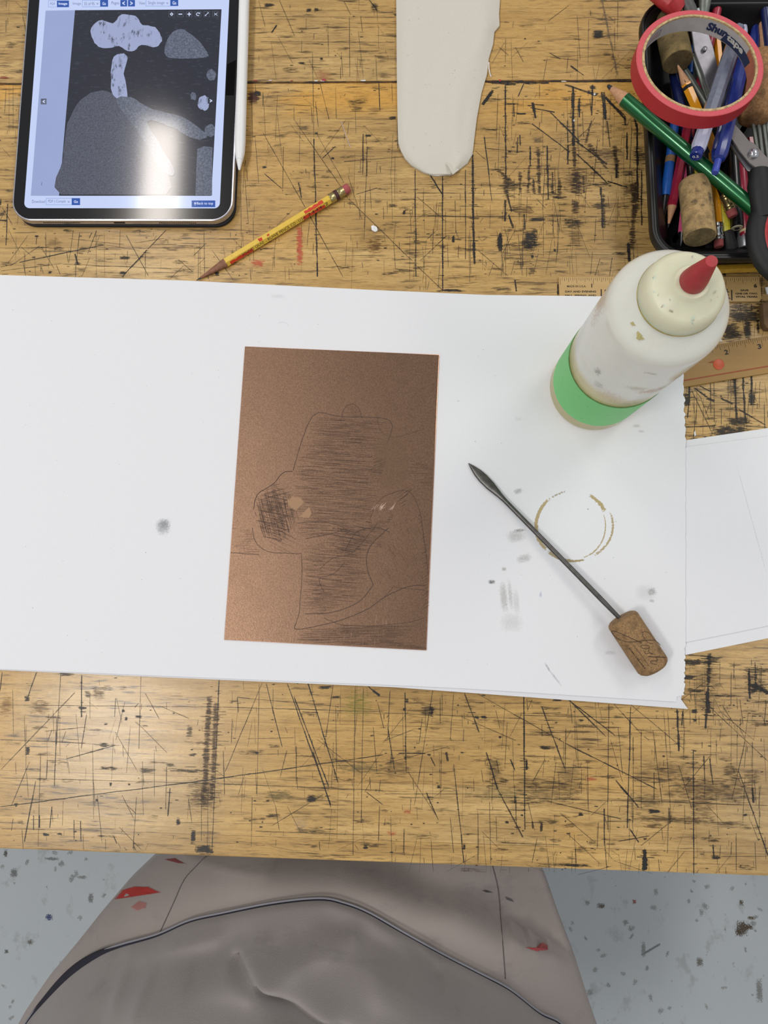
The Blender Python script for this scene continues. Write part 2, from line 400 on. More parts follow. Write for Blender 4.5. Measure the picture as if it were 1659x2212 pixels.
for a_ in [(445, 1300, 450, 1540, 24), (205, 1520, 90, 20, 0)]:
    if a_[4]: bt.line(A(a_[0], a_[1]), A(a_[2], a_[3]), 17 * K, (205, 84, 62), .65, .9, .5)
    else: bt.blob(A(a_[0], a_[1]), 18 * K, 11 * K, (205, 84, 62), .6, .9, .5)
bt.blob(at(9, 168), 14 * K, 4 * K, (150, 50, 44), .7, .7, .3); bt.blob(at(499, 455), 4 * K, 10 * K, (150, 50, 34), .6, .8, .3)
B = T(900, 100, 3.016)
lines(B, [(578, 250, 580, 870, 3), (578, 1000, 575, 1140, 5), (1018, 265, 1022, 650, 7), (985, 640, 985, 770, 4), (1060, 340, 1060, 465, 5), (980, 480, 985, 640, 2.5), (740, 650, 740, 780, 3.5),
    (660, 590, 655, 700, 3.5), (672, 580, 675, 650, 3), (850, 650, 857, 1000, 4), (1220, 300, 1232, 480, 6), (1145, 250, 1140, 450, 3.5), (1355, 450, 1360, 520, 7), (1235, 340, 1350, 450, 4), (1370, 560, 1370, 740, 3.5),
    (1415, 430, 1440, 560, 4), (1435, 500, 1440, 1000, 4), (1380, 1280, 1385, 1400, 7), (365, 700, 368, 1200, 5), (370, 1190, 378, 1420, 6), (168, 830, 170, 1600, 2.6), (318, 800, 318, 1390, 2), (440, 580, 490, 1010, 2),
    (545, 1215, 545, 1330, 9), (600, 1100, 630, 1185, 5), (240, 1235, 240, 1280, 5), (965, 250, 1170, 320, 6), (740, 400, 900, 430, 3), (870, 430, 1060, 620, 3), (755, 370, 775, 470, 6), (750, 505, 1000, 690, 3),
    (1040, 620, 1240, 770, 4), (1040, 700, 1240, 890, 4), (1240, 880, 1380, 920, 3), (860, 40, 940, 85, 2.5), (865, 70, 1060, 92, 1.6), (1000, 125, 1090, 190, 3), (430, 380, 495, 290, 7), (90, 840, 165, 960, 3),
    (500, 345, 1400, 350, 1.1), (380, 800, 1490, 795, 1), (0, 1105, 1520, 1115, 1.4), (650, 440, 710, 440, 3.5), (0, 900, 650, 905, 1), (0, 955, 980, 965, 1), (450, 665, 700, 690, 1.2), (590, 375, 640, 378, 2), (632, 370, 636, 465, 2.5),
    (770, 380, 830, 384, 2.5), (1240, 480, 1260, 660, 2.5), (1200, 920, 1210, 1180, 4), (1300, 760, 1300, 860, 4), (0, 1430, 170, 1590, 1.6), (590, 960, 620, 1080, 4), (700, 1090, 705, 1200, 3), (890, 980, 930, 1200, 1.2), (1465, 800, 1465, 1170, 3),
    (0, 980, 200, 1150, 1.2), (200, 1230, 20, 1400, 1.2), (560, 1350, 640, 1200, 1.2), (400, 1330, 600, 1500, 1), (640, 1520, 650, 1600, 3), (700, 240, 660, 330, 2), (800, 240, 800, 340, 1.2), (250, 1000, 255, 1220, 1.4), (380, 680, 450, 740, 1.4), (530, 0, 600, 60, 1.2), (640, 0, 700, 110, 1.2), (920, 1550, 920, 1620, 3)])
lines(B, [(578, 860, 590, 1000, 11), (1025, 650, 1030, 790, 9), (1035, 800, 1040, 960, 26), (1035, 1010, 1035, 1080, 17), (735, 780, 725, 960, 8), (790, 660, 800, 960, 9), (675, 820, 675, 960, 8), (1430, 880, 1400, 1320, 12),
    (1415, 900, 1430, 1060, 20), (765, 1190, 770, 1300, 15), (1120, 640, 1240, 800, 9), (520, 800, 640, 900, 9), (1215, 960, 1215, 1180, 8), (930, 860, 930, 970, 9), (885, 820, 885, 960, 5), (760, 860, 765, 960, 7), (1140, 480, 1100, 640, 6), (1085, 840, 1090, 960, 7), (1290, 650, 1310, 860, 10)], col=(62, 46, 30), a=.78, rag=.95, soft=.55)
lines(B, [(450, 232, 640, 245, 8), (640, 235, 860, 240, 5), (870, 228, 1400, 232, 3)], a=.95, rag=.8)
blobs(B, 3.016, [(1025, 1155, 60, 38, .72), (735, 1265, 34, 70, .9), (740, 1290, 70, 22, .7), (690, 1065, 70, 35, .6, (80, 58, 34)), (780, 1130, 48, 14, .9), (1200, 1040, 60, 20, .7), (605, 685, 11, 7), (900, 1330, 7, 10), (1240, 700, 100, 40, .55, BRN),
    (1460, 720, 40, 60, .6), (755, 1370, 8, 12, .9), (755, 1465, 22, 20, .6), (790, 610, 30, 22, .6, GRY), (600, 920, 60, 28, .55), (1035, 1250, 40, 60, .4, BRN), (1050, 880, 90, 70, .45, BRN), (1390, 930, 50, 60, .5, BRN), (1380, 830, 40, 20, .7), (560, 1580, 60, 12, .6), (230, 1590, 80, 8, .9), (1205, 900, 60, 16, .6), (1150, 270, 20, 12), (1340, 1350, 60, 12, .7), (480, 1350, 60, 12, .3, GRY), (930, 985, 40, 8), (660, 900, 80, 14, .6)])
Cc = T(0, 1420, 2.0)
lines(Cc, [(947, 95, 935, 400, 2.2), (935, 400, 915, 850, 1.6), (965, 400, 970, 600, 1.3), (160, 60, 118, 180, 2.2), (353, 75, 352, 260, 2.2), (375, 240, 350, 400, 1.6), (325, 150, 0, 490, 1.6), (0, 355, 370, 370, 1.4), (0, 520, 930, 545, 1.2),
    (930, 545, 1659, 575, 1.3), (0, 645, 900, 530, 2), (900, 530, 1659, 420, 2), (280, 440, 500, 380, 2), (245, 260, 235, 560, 2), (263, 60, 245, 380, 1.4), (155, 530, 105, 800, 2), (175, 420, 165, 820, 1.2), (400, 370, 405, 700, 1.1), (590, 600, 575, 830, 1.1),
    (610, 60, 600, 400, 1.1), (625, 150, 690, 270, 1.5), (680, 205, 820, 265, 1.2), (540, 190, 500, 360, 1.2), (0, 205, 960, 215, 1.1), (960, 215, 1659, 235, 1.3), (1135, 105, 970, 500, 1.5), (1150, 110, 1220, 390, 2), (1240, 110, 1430, 640, 2), (1330, 110, 1460, 540, 2.2),
    (1270, 170, 1420, 560, 2), (1440, 115, 1400, 400, 1.2), (1535, 125, 1525, 860, 1.4), (1570, 130, 1560, 720, 1.3), (1590, 125, 1640, 165, 4), (1025, 170, 1030, 240, 1.6), (1020, 172, 1659, 230, 1.1), (1120, 110, 1110, 600, 1.0), (1350, 400, 1430, 650, 2.3), (1240, 400, 1210, 520, 1.2),
    (1170, 730, 1400, 590, 1.5), (1280, 380, 1280, 550, 1.6), (1630, 190, 1659, 310, 1.5), (720, 470, 715, 660, 1.6), (735, 560, 725, 690, 2.2), (348, 700, 350, 800, 2.2), (320, 700, 320, 790, 1.6), (145, 680, 145, 750, 2), (170, 680, 170, 740, 3), (225, 640, 215, 740, 2), (205, 440, 200, 530, 1.6),
    (1090, 600, 1085, 820, 1), (1580, 580, 1659, 640, 1.3), (1640, 640, 1635, 800, 1.5), (1100, 750, 1659, 770, 1), (0, 740, 200, 745, 1), (190, 320, 380, 300, 1.4), (490, 770, 505, 805, 2), (10, 60, 0, 150, 2), (500, 170, 495, 260, 1.2), (105, 250, 110, 420, 1), (870, 560, 870, 800, 1.1), (900, 560, 895, 840, 1.1), (1450, 200, 1455, 500, 1.1), (1365, 350, 1560, 500, 1), (1240, 640, 1300, 760, 1), (1505, 590, 1495, 610, 1)])
lines(Cc, [(905, 170, 880, 640, 14), (935, 200, 915, 620, 12)], col=(84, 62, 40), a=.7, rag=.9, soft=.6)
blobs(Cc, 2, [(118, 180, 10, 9), (25, 210, 26, 36, .45, (140, 100, 50)), (175, 215, 36, 30, .45, (120, 92, 56)), (425, 155, 24, 22, .55, (96, 74, 44)), (380, 160, 12, 16, .6), (818, 320, 12, 24, .6), (458, 288, 8, 5), (545, 265, 5, 9), (600, 258, 14, 5), (532, 232, 6, 6), (200, 765, 11, 6), (258, 762, 10, 4),
    (835, 775, 9, 26), (882, 830, 32, 17), (1110, 412, 6, 6), (1345, 612, 18, 12), (1180, 685, 28, 9, .7), (1210, 600, 55, 22, .5, (92, 88, 52)), (1545, 200, 55, 50, .35, (140, 140, 50)), (1300, 720, 28, 26, .35, (190, 172, 142)), (810, 490, 80, 8, .7), (640, 490, 30, 10, .6), (740, 465, 18, 8, .6), (770, 710, 8, 14), (1580, 820, 9, 7),
    (1405, 130, 26, 7), (880, 590, 60, 60, .5, BRN), (355, 218, 16, 6), (70, 635, 8, 5), (285, 72, 30, 10, .7), (120, 400, 8, 16), (478, 550, 5, 8), (418, 617, 5, 4), (830, 420, 16, 6), (450, 380, 16, 8, .8), (1450, 172, 18, 4), (1560, 480, 90, 22, .4, (84, 84, 60)), (1340, 750, 70, 12, .4)])
bt.line(Cc(935, 140), Cc(960, 145), .0001, INK)
D = T(830, 1450, 2.0)
lines(D, [(603, 95, 608, 690, 2.2), (345, 90, 410, 265, 2.2), (400, 95, 780, 310, 1.6), (780, 310, 1180, 510, 2), (680, 150, 780, 420, 2.4), (790, 120, 1000, 280, 2), (800, 125, 960, 285, 2), (440, 350, 490, 510, 3), (490, 510, 600, 720, 2.2), (970, 140, 965, 690, 1.6), (1010, 240, 1030, 450, 1.2), (1065, 150, 1050, 680, 2.4),
    (1075, 280, 1075, 640, 1.6), (1335, 340, 1337, 880, 2.4), (1265, 165, 1273, 345, 4), (1290, 170, 1285, 240, 2.5), (1395, 90, 1400, 180, 9), (1390, 190, 1388, 250, 5), (1575, 0, 1580, 120, 5), (1500, 0, 1498, 150, 1.6), (1600, 60, 1659, 95, 8), (1360, 110, 1659, 390, 1.5), (1530, 430, 1659, 800, 2.2), (1000, 470, 1100, 590, 3),
    (1125, 770, 1125, 860, 12), (1420, 750, 1425, 810, 3), (1450, 800, 1659, 800, 1), (0, 530, 380, 530, 1.3), (380, 540, 1659, 580, 1.3), (0, 180, 600, 205, 1.1), (600, 190, 1659, 215, 1.5), (820, 700, 830, 840, 1.5), (268, 350, 275, 390, 4), (300, 400, 345, 830, 2), (285, 630, 300, 790, 1.6), (90, 90, 95, 440, 1.8), (25, 80, 15, 300, 1.6),
    (15, 240, 45, 430, 2), (60, 355, 180, 355, 3), (0, 400, 280, 325, 1.3), (100, 430, 235, 640, 1.5), (180, 520, 235, 645, 2.4), (210, 80, 130, 580, 1.2), (250, 90, 250, 190, 1.3), (300, 90, 285, 300, 1.2), (480, 160, 500, 250, 1.2), (565, 540, 565, 570, 3), (640, 650, 642, 680, 5), (680, 655, 678, 690, 5), (950, 590, 950, 760, 2), (925, 650, 920, 770, 1.6),
    (970, 620, 968, 700, 1.6), (1010, 735, 1150, 710, 2.2), (1060, 680, 1100, 740, 2), (615, 380, 615, 425, 5), (1210, 200, 1240, 650, 1.2), (1165, 430, 1165, 560, 1.6), (1110, 250, 1110, 600, 1.1), (1380, 360, 1385, 490, 2.2), (1405, 370, 1420, 490, 2), (1395, 580, 1470, 660, 1.6), (1590, 500, 1595, 570, 4), (85, 680, 85, 790, 1.5), (405, 610, 405, 830, 1.2),
    (455, 560, 460, 830, 1.1), (1160, 250, 1200, 570, 1.5), (700, 560, 1030, 640, 1.5), (580, 480, 900, 490, 1.2), (200, 370, 220, 410, 2), (545, 380, 565, 430, 2), (0, 300, 130, 250, 1), (500, 740, 765, 750, 1.4), (620, 560, 650, 690, 1), (700, 370, 640, 480, 1), (820, 380, 800, 560, 1), (1590, 300, 1590, 560, 1.2), (1460, 180, 1600, 300, 1), (1230, 590, 1235, 660, 2), (1270, 400, 1330, 600, 1), (1560, 300, 1500, 560, 1.2), (1580, 640, 1620, 740, 1.4), (990, 140, 1110, 270, 1.3), (1060, 140, 1300, 340, 1.4), (830, 880, 990, 840, 1), (320, 190, 570, 300, 1.1)])
blobs(D, 2, [(205, 175, 8, 18), (400, 200, 9, 7), (430, 198, 12, 6), (88, 165, 6, 6), (98, 128, 6, 7), (475, 420, 30, 42, .45), (345, 758, 5, 12), (235, 500, 6, 6), (850, 212, 9, 5), (848, 618, 9, 6), (695, 330, 18, 8), (900, 740, 20, 10, .5), (530, 652, 8, 5), (1340, 172, 11, 7), (1342, 212, 8, 6), (1165, 605, 22, 8), (1560, 620, 7, 5), (500, 285, 5, 5),
    (1400, 510, 160, 45, .42, BRN), (1250, 640, 160, 14, .5, BRN), (1430, 803, 16, 9), (750, 125, 20, 4), (1495, 430, 26, 30, .5, BRN), (1370, 590, 40, 50, .35, BRN), (700, 520, 120, 50, .3), (1130, 560, 60, 30, .4), (190, 170, 30, 22, .6), (500, 530, 120, 24, .25, (92, 88, 52)), (50, 420, 60, 40, .3), (820, 838, 60, 6, .8), (1390, 130, 40, 40, .3), (1600, 70, 14, 18, .9), (800, 460, 60, 60, .3, GRY), (1210, 430, 110, 40, .3, BRN), (1590, 460, 30, 30, .35, BRN), (1500, 660, 60, 10, .4)])
for q in [(895, 465), (100, 605), (30, 700)]: bt.blob(D(*q), 12 * K, 5 * K, (190, 70, 50), .45, .9, .5)
Ee = T(1440, 540, 4.81)
lines(Ee, [(705, 1300, 730, 1780, 4.5), (790, 1290, 820, 1810, 4.5), (880, 1300, 880, 1620, 4), (240, 1330, 235, 1560, 4), (235, 1550, 215, 1760, 2.5), (250, 1440, 480, 1920, 1.6), (285, 1430, 420, 1530, 3), (420, 1540, 495, 1570, 5), (340, 1410, 470, 1480, 3), (560, 1540, 690, 1600, 4), (740, 1650, 1030, 1820, 2.4), (190, 1840, 520, 1825, 2.5), (820, 1830, 1053, 1845, 2),
    (570, 1640, 568, 1830, 1.4), (455, 1360, 460, 1720, 1.4), (490, 1340, 495, 1800, 1.1), (285, 1500, 290, 1960, 1.1), (1020, 1380, 1040, 1600, 1.1), (640, 1300, 640, 1560, 1.1), (880, 560, 885, 640, 1.3), (1000, 600, 1000, 700, 1), (850, 240, 860, 180, 1.4)])
blobs(Ee, 4.81, [(885, 1540, 34, 70, .85), (660, 1885, 170, 50, .82), (740, 1780, 110, 40, .75), (780, 600, 150, 60, .62), (820, 690, 190, 60, .78), (660, 850, 80, 90, .75), (840, 820, 34, 110, .8), (950, 800, 12, 70, .8), (600, 220, 16, 60, .9), (740, 890, 60, 34, .7), (210, 1560, 30, 60, .8), (200, 1250, 22, 60, .8), (640, 200, 40, 40, .4), (1000, 620, 60, 90, .4, BRN), (690, 1450, 60, 60, .5), (880, 190, 160, 70, .35, BRN), (990, 330, 60, 80, .35, BRN)])
F = T(980, 980, 2.443)
lines(F, [(1350, 1060, 1335, 1390, 8), (1560, 1130, 1560, 1220, 5), (1570, 1245, 1659, 1255, 12), (1590, 1100, 1592, 1240, 4), (1480, 1090, 1478, 1200, 2), (1220, 1060, 1420, 1080, 2), (1230, 1270, 1659, 1285, 1)], rag=.8, soft=.4)
blobs(F, 2.443, [(1260, 1100, 60, 14, .8), (1600, 1145, 70, 12, .7), (1240, 1180, 30, 12, .8), (1350, 1090, 40, 22, .7), (1600, 1225, 50, 30, .6), (1330, 1180, 60, 80, .3, BRN), (1270, 1250, 50, 9, .7)])
G = T(0, 380, 2.9625)
lines(G, [(120, 555, 670, 440, 2), (260, 445, 60, 580, 1.6), (0, 585, 120, 555, 1.6), (470, 345, 440, 560, 1.5), (620, 345, 560, 500, 1.6), (1065, 345, 945, 470, 2), (945, 470, 780, 650, 2.4), (930, 500, 770, 650, 1.4), (770, 340, 765, 460, 1.2), (930, 480, 930, 660, 1.2), (360, 570, 390, 640, 1.4), (480, 500, 500, 570, 3), (1135, 530, 1240, 620, 1.5), (1320, 430, 1230, 520, 1.5),
    (235, 390, 232, 440, 1.2), (0, 285, 45, 287, 3), (50, 180, 38, 450, 2.2), (180, 380, 50, 560, 1.2), (510, 360, 490, 540, 1.4), (430, 400, 800, 440, 1), (400, 565, 1250, 600, 1.1), (0, 610, 400, 560, 1.1), (895, 340, 895, 380, 1.6), (860, 430, 1050, 400, 1.2), (260, 450, 350, 600, 1), (670, 440, 900, 480, 1), (155, 480, 160, 620, 1), (590, 360, 570, 400, 2), (640, 380, 600, 470, 1.1), (320, 480, 310, 600, 1)])
blobs(G, 2.9625, [(800, 525, 30, 10), (790, 620, 26, 9), (235, 388, 13, 8), (320, 617, 13, 8), (4, 170, 5, 28), (15, 240, 24, 16, .7), (345, 440, 50, 40, .35, (110, 84, 50)), (380, 465, 30, 10, .6, BRN), (1390, 620, 14, 22), (440, 350, 30, 12, .7), (1100, 470, 50, 14, .4), (640, 440, 30, 10, .5, GRY), (500, 560, 20, 10, .5), (40, 560, 30, 10, .5)])
Z2 = T(1280, 0, 4.377)
lines(Z2, [(240, 0, 235, 390, 1.2), (0, 420, 440, 425, 1), (0, 760, 380, 750, 2), (85, 870, 120, 1130, 5), (120, 920, 310, 1130, 5)])
lines(Z2, [(90, 0, 235, 710, 4)], col=(110, 96, 80), a=.55, rag=.5, soft=.5)
blobs(Z2, 4.377, [(50, 325, 46, 44, .95), (190, 540, 14, 30, .5), (20, 890, 30, 10)])
# finer untraced wear, thicker where the bench is worked hardest
for (x0, y0, x1, y1, n, vert) in [(540, 10, 1380, 170, 90, .6), (520, 190, 860, 600, 120, .6), (1060, 190, 1390, 590, 210, .75), (860, 390, 1060, 620, 70, .7), (0, 490, 540, 600, 80, .4), (0, 1460, 830, 1830, 170, .6), (830, 1500, 1659, 1880, 330, .68), (1485, 560, 1659, 720, 50, .4), (1485, 820, 1659, 950, 60, .6), (1485, 1420, 1659, 1560, 60, .6), (0, 0, 60, 480, 40, .4)]:
    for i in range(n):
        x, y = random.uniform(x0, x1), random.uniform(y0, y1); L = random.choice([8, 15, 30, 60, 110])
        r_ = random.random(); an = random.gauss(math.pi / 2, .06) if r_ < vert else (random.gauss(0, .03) if r_ < .8 else random.uniform(.6, 2.5))
        x2, y2 = x + math.cos(an) * L, y + math.sin(an) * L
        if y2 > y1 + 8: y2 = y1 + 8
        bt.line(at(x, y), at(x2, y2), random.uniform(.8, 1.9) * K, random.choice([INK, BRN, GRY, (46, 48, 36)]), random.uniform(.3, .8), .5, .25)
    for i in range(n // 3):
        x, y = random.uniform(x0, x1), random.uniform(y0, y1)
        bt.blob(at(x, y), random.uniform(1, 5) * K, random.uniform(.8, 2.2) * K, random.choice([INK, BRN, (46, 48, 36)]), random.uniform(.5, .95), .7, .3)
    for i in range(n // 4):
        x, y = random.uniform(x0, x1), random.uniform(y0, y1)
        bt.blob(at(x, y), random.uniform(8, 30) * K, random.uniform(2, 6) * K, random.choice([BRN, (84, 72, 44), (70, 60, 40)]), random.uniform(.3, .6), 1.3, .7)
for i in range(1100):                                              # the same wear carries on over the rest of the board
    X, Y = random.uniform(-.95, .86), random.uniform(YE + .004, YS - .004)
    if -.34 < X < .28: continue
    L = random.choice([.004, .008, .016, .03, .05]); an = random.gauss(math.pi / 2, .06) if random.random() < .6 else random.choice([random.gauss(0, .03), random.uniform(.6, 2.5)])
    q = Vector((X + math.cos(an) * L, max(YE + .001, min(YS - .001, Y + math.sin(an) * L)), TZ))
    bt.line(Vector((X, Y, TZ)), q, random.uniform(.9, 3.2) * K, random.choice([INK, INK, BRN, GRY]), random.uniform(.4, .9), .55, .25)
x_ = -10
while x_ < 1400:                                                   # dirt packed along the joint
    w_ = random.uniform(10, 40); y_ = 181 - x_ * .0055
    bt.line(at(x_, y_ + random.uniform(0, 1.5)), at(x_ + w_, y_ + random.uniform(0, 1.5)), random.uniform(2, 5) * K, random.choice([INK, INK, (60, 30, 24)]), random.uniform(.7, 1), .8, .3); x_ += w_ * random.uniform(.6, 1.0)
for (x, y, rx, ry, c) in [(683, 175, 5, 2, (220, 220, 220)), (697, 175, 6, 2, (214, 206, 206)), (785, 174, 7, 2, (230, 230, 230)), (584, 174, 5, 1.6, (220, 200, 200)), (700, 173, 6, 3, (170, 60, 70)), (552, 174, 6, 2, (150, 40, 50)), (630, 175, 4, 2, (130, 40, 50)), (1080, 174, 3, 3, (190, 40, 60)), (1218, 176, 7, 1.6, (220, 214, 204)), (1284, 204, 3, 3, (225, 225, 225)), (1240, 260, 2, 3, (225, 225, 225))]:
    bt.blob(at(x, y), rx * K, ry * K, c, .9, .5, .2)
tag(bt.build('front_board', bench), 'scratched front board', None)
bb = MB(); bb.prism([(-1.0, YS + .0007), (.9, YS + .0007), (.9, YB), (-1.0, YB)], TZ - .045, TZ - .0002, M_WOOD, .0012)
bb.build('back_board', bench)
fr = MB()
M_FRAME = mat('bench_frame', (120, 88, 52), .6, nscale=30)
fr.box(-.95, .85, -.04, -.01, TZ - .15, TZ - .0455, M_FRAME, .002); fr.box(-.95, .85, .70, .73, TZ - .15, TZ - .0455, M_FRAME, .002)
fr.build('apron_rail', bench)
for x in (-.92, .76):
    for y in (-.009, .62):
        MB().box(x, x + .06, y, y + .08 - .002, .0, TZ - .0455, M_FRAME, .003).build('leg', bench)

# ------------------------------------------------------------------ paper
def sheet(mb, pts, z0, th, m=None, lift=None):
    mb.prism([(p.x, p.y) for p in pts], TZ + z0, TZ + z0 + th, m or M_WHITE)
def torn(p, q, n, amp):
    out = []
    for i in range(n):
        t = i / n; a = p.lerp(q, t); d = (q - p).normalized()
        out.append(a + Vector((-d.y, d.x, 0)) * random.uniform(-amp, amp))
    return out
# second sheet, half under the first
p2 = MB()
sheet(p2, [at(1430, 960), at(1482, 951), at(1720, 916), at(1720, 1366), at(1484, 1414), at(1430, 1424)], .0001, .0003)
sheet(p2, [at(1430, 990), at(1484, 966), at(1720, 935), at(1720, 1338), at(1600, 1363), at(1484, 1386), at(1430, 1396)], .0012, .0004)
for (x, y, x2, y2) in [(1590, 1000, 1659, 1250)]:
    p2.line(at(x, y, .00165), at(x2, y2, .00165), .0009, (214, 215, 219), .3, .3, .6, M_STAIN, z=.00004)
tag(p2.build('paper_sheet'), 'plain white folded sheet at the right edge, tucked under the large sheet', 'paper')
# under layer of the big sheet, sticking out at the torn corner
M_WHITE2 = mat('white_paper_back', (224, 225, 230), .75, var=.012, nscale=900, spec=.25)
PZ = .0030
p1 = MB()
low = [at(-60, 1442, .001), at(-60, 700, .001), at(1440, 760, .001)] + torn(at(1472, 960, .001), at(1476, 1500, .001), 30, .0005) + [at(1470, 1510, .001), at(1485, 1531, .001), at(850, 1484, .001), at(520, 1470, .001), at(0, 1447, .001)]
sheet(p1, low, .0017, .0003, M_WHITE2)
top = [at(-60, 1441, PZ), at(-60, 592, PZ), at(0, 594, PZ), at(400, 606, PZ), at(800, 626, PZ), at(1050, 637, PZ), at(1300, 640, PZ), at(1471, 650, PZ)]
top += torn(at(1471, 655, PZ), at(1476, 800, PZ), 16, .0005) + torn(at(1476, 800, PZ), at(1482, 955, PZ), 26, .0009) + torn(at(1481, 960, PZ), at(1481, 1400, PZ), 60, .0003)
top += torn(at(1480, 1402, PZ), at(1477, 1505, PZ), 26, .0009) + [at(1462, 1505, PZ), at(1462, 1516, PZ), at(1000, 1487, PZ), at(850, 1480, PZ), at(520, 1467, PZ), at(0, 1445, PZ)]
sheet(p1, top, PZ - .0004, .0004)
def pa(x, y): return at(x, y, PZ)
def stroke(mb, pts, w, col, a, rag, soft, m=M_STAIN):
    for i in range(len(pts) - 1): mb.line(pts[i], pts[i + 1], w if not isinstance(w, list) else w[i], col, a, rag, soft, m, e0=.8, e1=.8)
def arc_ring(mb, c, rx, ry, a0, a1, w, col, a, rag, n=14):
    """part of a dried drink-ring: quads share the ring's own width coordinate"""
    for i in range(n):
        q = []
        for k in (0, 1):
            t = math.radians(a0 + (a1 - a0) * (i + k) / n); ww = w[0] + (w[1] - w[0]) * (i + k) / n
            for s_ in (1, -1):
                q.append((pa(c[0] + (rx + s_ * ww) * math.cos(t), c[1] - (ry + s_ * ww) * math.sin(t)) + Vector((0, 0, .00008)), (0.98 * (2 * (i + k) / n - 1), s_)))
        q = [q[0], q[1], q[3], q[2]]
        mb.quad_mark([k[0] for k in q], [k[1] for k in q], lin(col), a, rag, .25, M_STAIN)
TAN = (190, 172, 126)
arc_ring(p1, (1240, 1136), 82, 76, 128, 225, (4, 6), TAN, .9, .5)
arc_ring(p1, (1240, 1136), 80, 76, 225, 290, (6, 2), (176, 158, 112), .8, .6)
arc_ring(p1, (1240, 1136), 68, 72, 285, 380, (2, 1.4), TAN, .8, .7)
arc_ring(p1, (1240, 1136), 84, 74, 300, 385, (3, 3), TAN, .75, .9)
arc_ring(p1, (1236, 1138), 78, 78, 25, 62, (6, 4), (190, 172, 120), .85, .6)
arc_ring(p1, (1240, 1136), 80, 76, 104, 126, (2.4, 2.4), (186, 176, 156), .8, 1.3)
GR = (120, 122, 122)
for (x, y, rx, ry, a, c, rot) in [(352, 1138, 17, 19, .5, (96, 102, 108), .2), (356, 1130, 14, 12, .3, (96, 102, 108), 0), (1062, 1257, 8, 5, .85, (70, 72, 74), 0), (1119, 1061, 11, 7, .45, GR, .4), (1115, 1158, 22, 16, .35, (140, 136, 124), .2), (1122, 1146, 14, 4, .5, (120, 114, 100), .1),
        (1132, 1206, 18, 10, .38, (140, 136, 122), .3), (1089, 1229, 6, 5, .5, (140, 136, 120), 0), (1088, 1290, 9, 36, .45, (160, 156, 142), .1), (1102, 1285, 5, 36, .35, (160, 156, 142), .1), (1115, 1300, 8, 30, .22, (160, 156, 142), .1), (1105, 1345, 26, 22, .22, (180, 172, 164), 0), (1408, 1278, 11, 9, .45, (140, 136, 122), .3), (1408, 1298, 6, 4, .4, GR, 0), (1395, 1280, 24, 20, .15, GR, 0), (1183, 1442, 12, 2.5, .5, GR, -1.0), (1200, 1465, 22, 2.5, .35, GR, -.9),
        (1168, 1285, 3, 8, .4, (120, 150, 180), 0), (600, 640, 20, 5, .12, GR, 0), (1270, 1100, 2, 2, .6, GR, 0), (990, 866, 3, 1, .5, GR, 0), (1318, 1410, 14, 5, .22, GR, 0), (1120, 905, 10, 5, .1, GR, 0), (1375, 920, 10, 4, .3, (150, 130, 110), 0), (1385, 932, 8, 3, .3, (150, 130, 110), 0)]:
    p1.blob(pa(x, y), rx * K * 1.1, ry * K * 1.1, c, a * .85, .3, .9, M_STAIN, rot)
for i in range(90):
    p1.blob(pa(random.uniform(10, 1460), random.uniform(660, 1440)), random.uniform(.5, 1.4) * K, random.uniform(.5, 1.2) * K, (120, 120, 124), random.uniform(.2, .5), .2, .3, M_STAIN)
stroke(p1, [pa(610 + 12 * math.cos(t * .5), 703 - 7 * math.sin(t * .5)) for t in range(0, 6)], .5 * K, (180, 184, 196), .7, .1, .3)
tag(p1.build('paper_sheet'), 'large white sheet with a torn right edge, under the copper plate', 'paper')

# cream strip of folded cloth-like paper, top middle
st = MB()
Lp = [(855, -140), (856, 0), (857, 150), (859, 270), (860, 308), (866, 325), (875, 342), (888, 356), (899, 363), (915, 372), (935, 378), (945, 379), (962, 377), (978, 376), (992, 366), (1010, 352), (1021, 332), (1023, 312), (1030, 255), (1040, 200), (1052, 160), (1056, 125), (1065, 95), (1068, 68), (1079, 55), (1078, 30), (1080, 0), (1086, -140)]
outl = [at(x, y, .002) for x, y in Lp]
# quilted surface: rows between left and right outline
rowsY = [-140, -60, 0, 30, 55, 68, 95, 125, 160, 200, 255, 300, 325, 342, 356, 366, 372, 376]
def edge_x(y, side):
    L = [p for p in Lp[:12]] if side == 0 else [p for p in Lp[11:]][::-1]
    for a, b in zip(L, L[1:]):
        if a[1] <= y <= b[1]: return a[0] + (b[0] - a[0]) * (y - a[1]) / max(1e-6, b[1] - a[1])
    return L[-1][0] if y > L[-1][1] else L[0][0]
NX = 20; vs = []; fs = []
for j, y in enumerate(rowsY):
    a_, b_ = edge_x(y, 0), edge_x(y, 1)
    for i in range(NX + 1):
        u = i / NX; x = a_ + (b_ - a_) * u
        yy = y + (0 if y < 300 else 0)
        h = .0022 + .0035 * (1 - (2 * u - 1) ** 8) * min(1, (380 - y) / 40) + .0010 * math.sin(u * 9 + y * .01) * (1 - (2 * u - 1) ** 4) * (1 if y < 340 else 0)
        h += .0012 * math.exp(-((u - .8 - .08 * math.sin(y * .02)) / .05) ** 2)
        vs.append(at(x, yy, h))
nR = len(rowsY)
for j in range(nR - 1):
    for i in range(NX):
        k_ = j * (NX + 1) + i; fs.append((k_, k_ + NX + 1, k_ + NX + 2, k_ + 1))
st.add(vs, fs, M_CREAM)
st.prism([(p.x, p.y) for p in outl], TZ + .0003, TZ + .0016, M_CREAM)
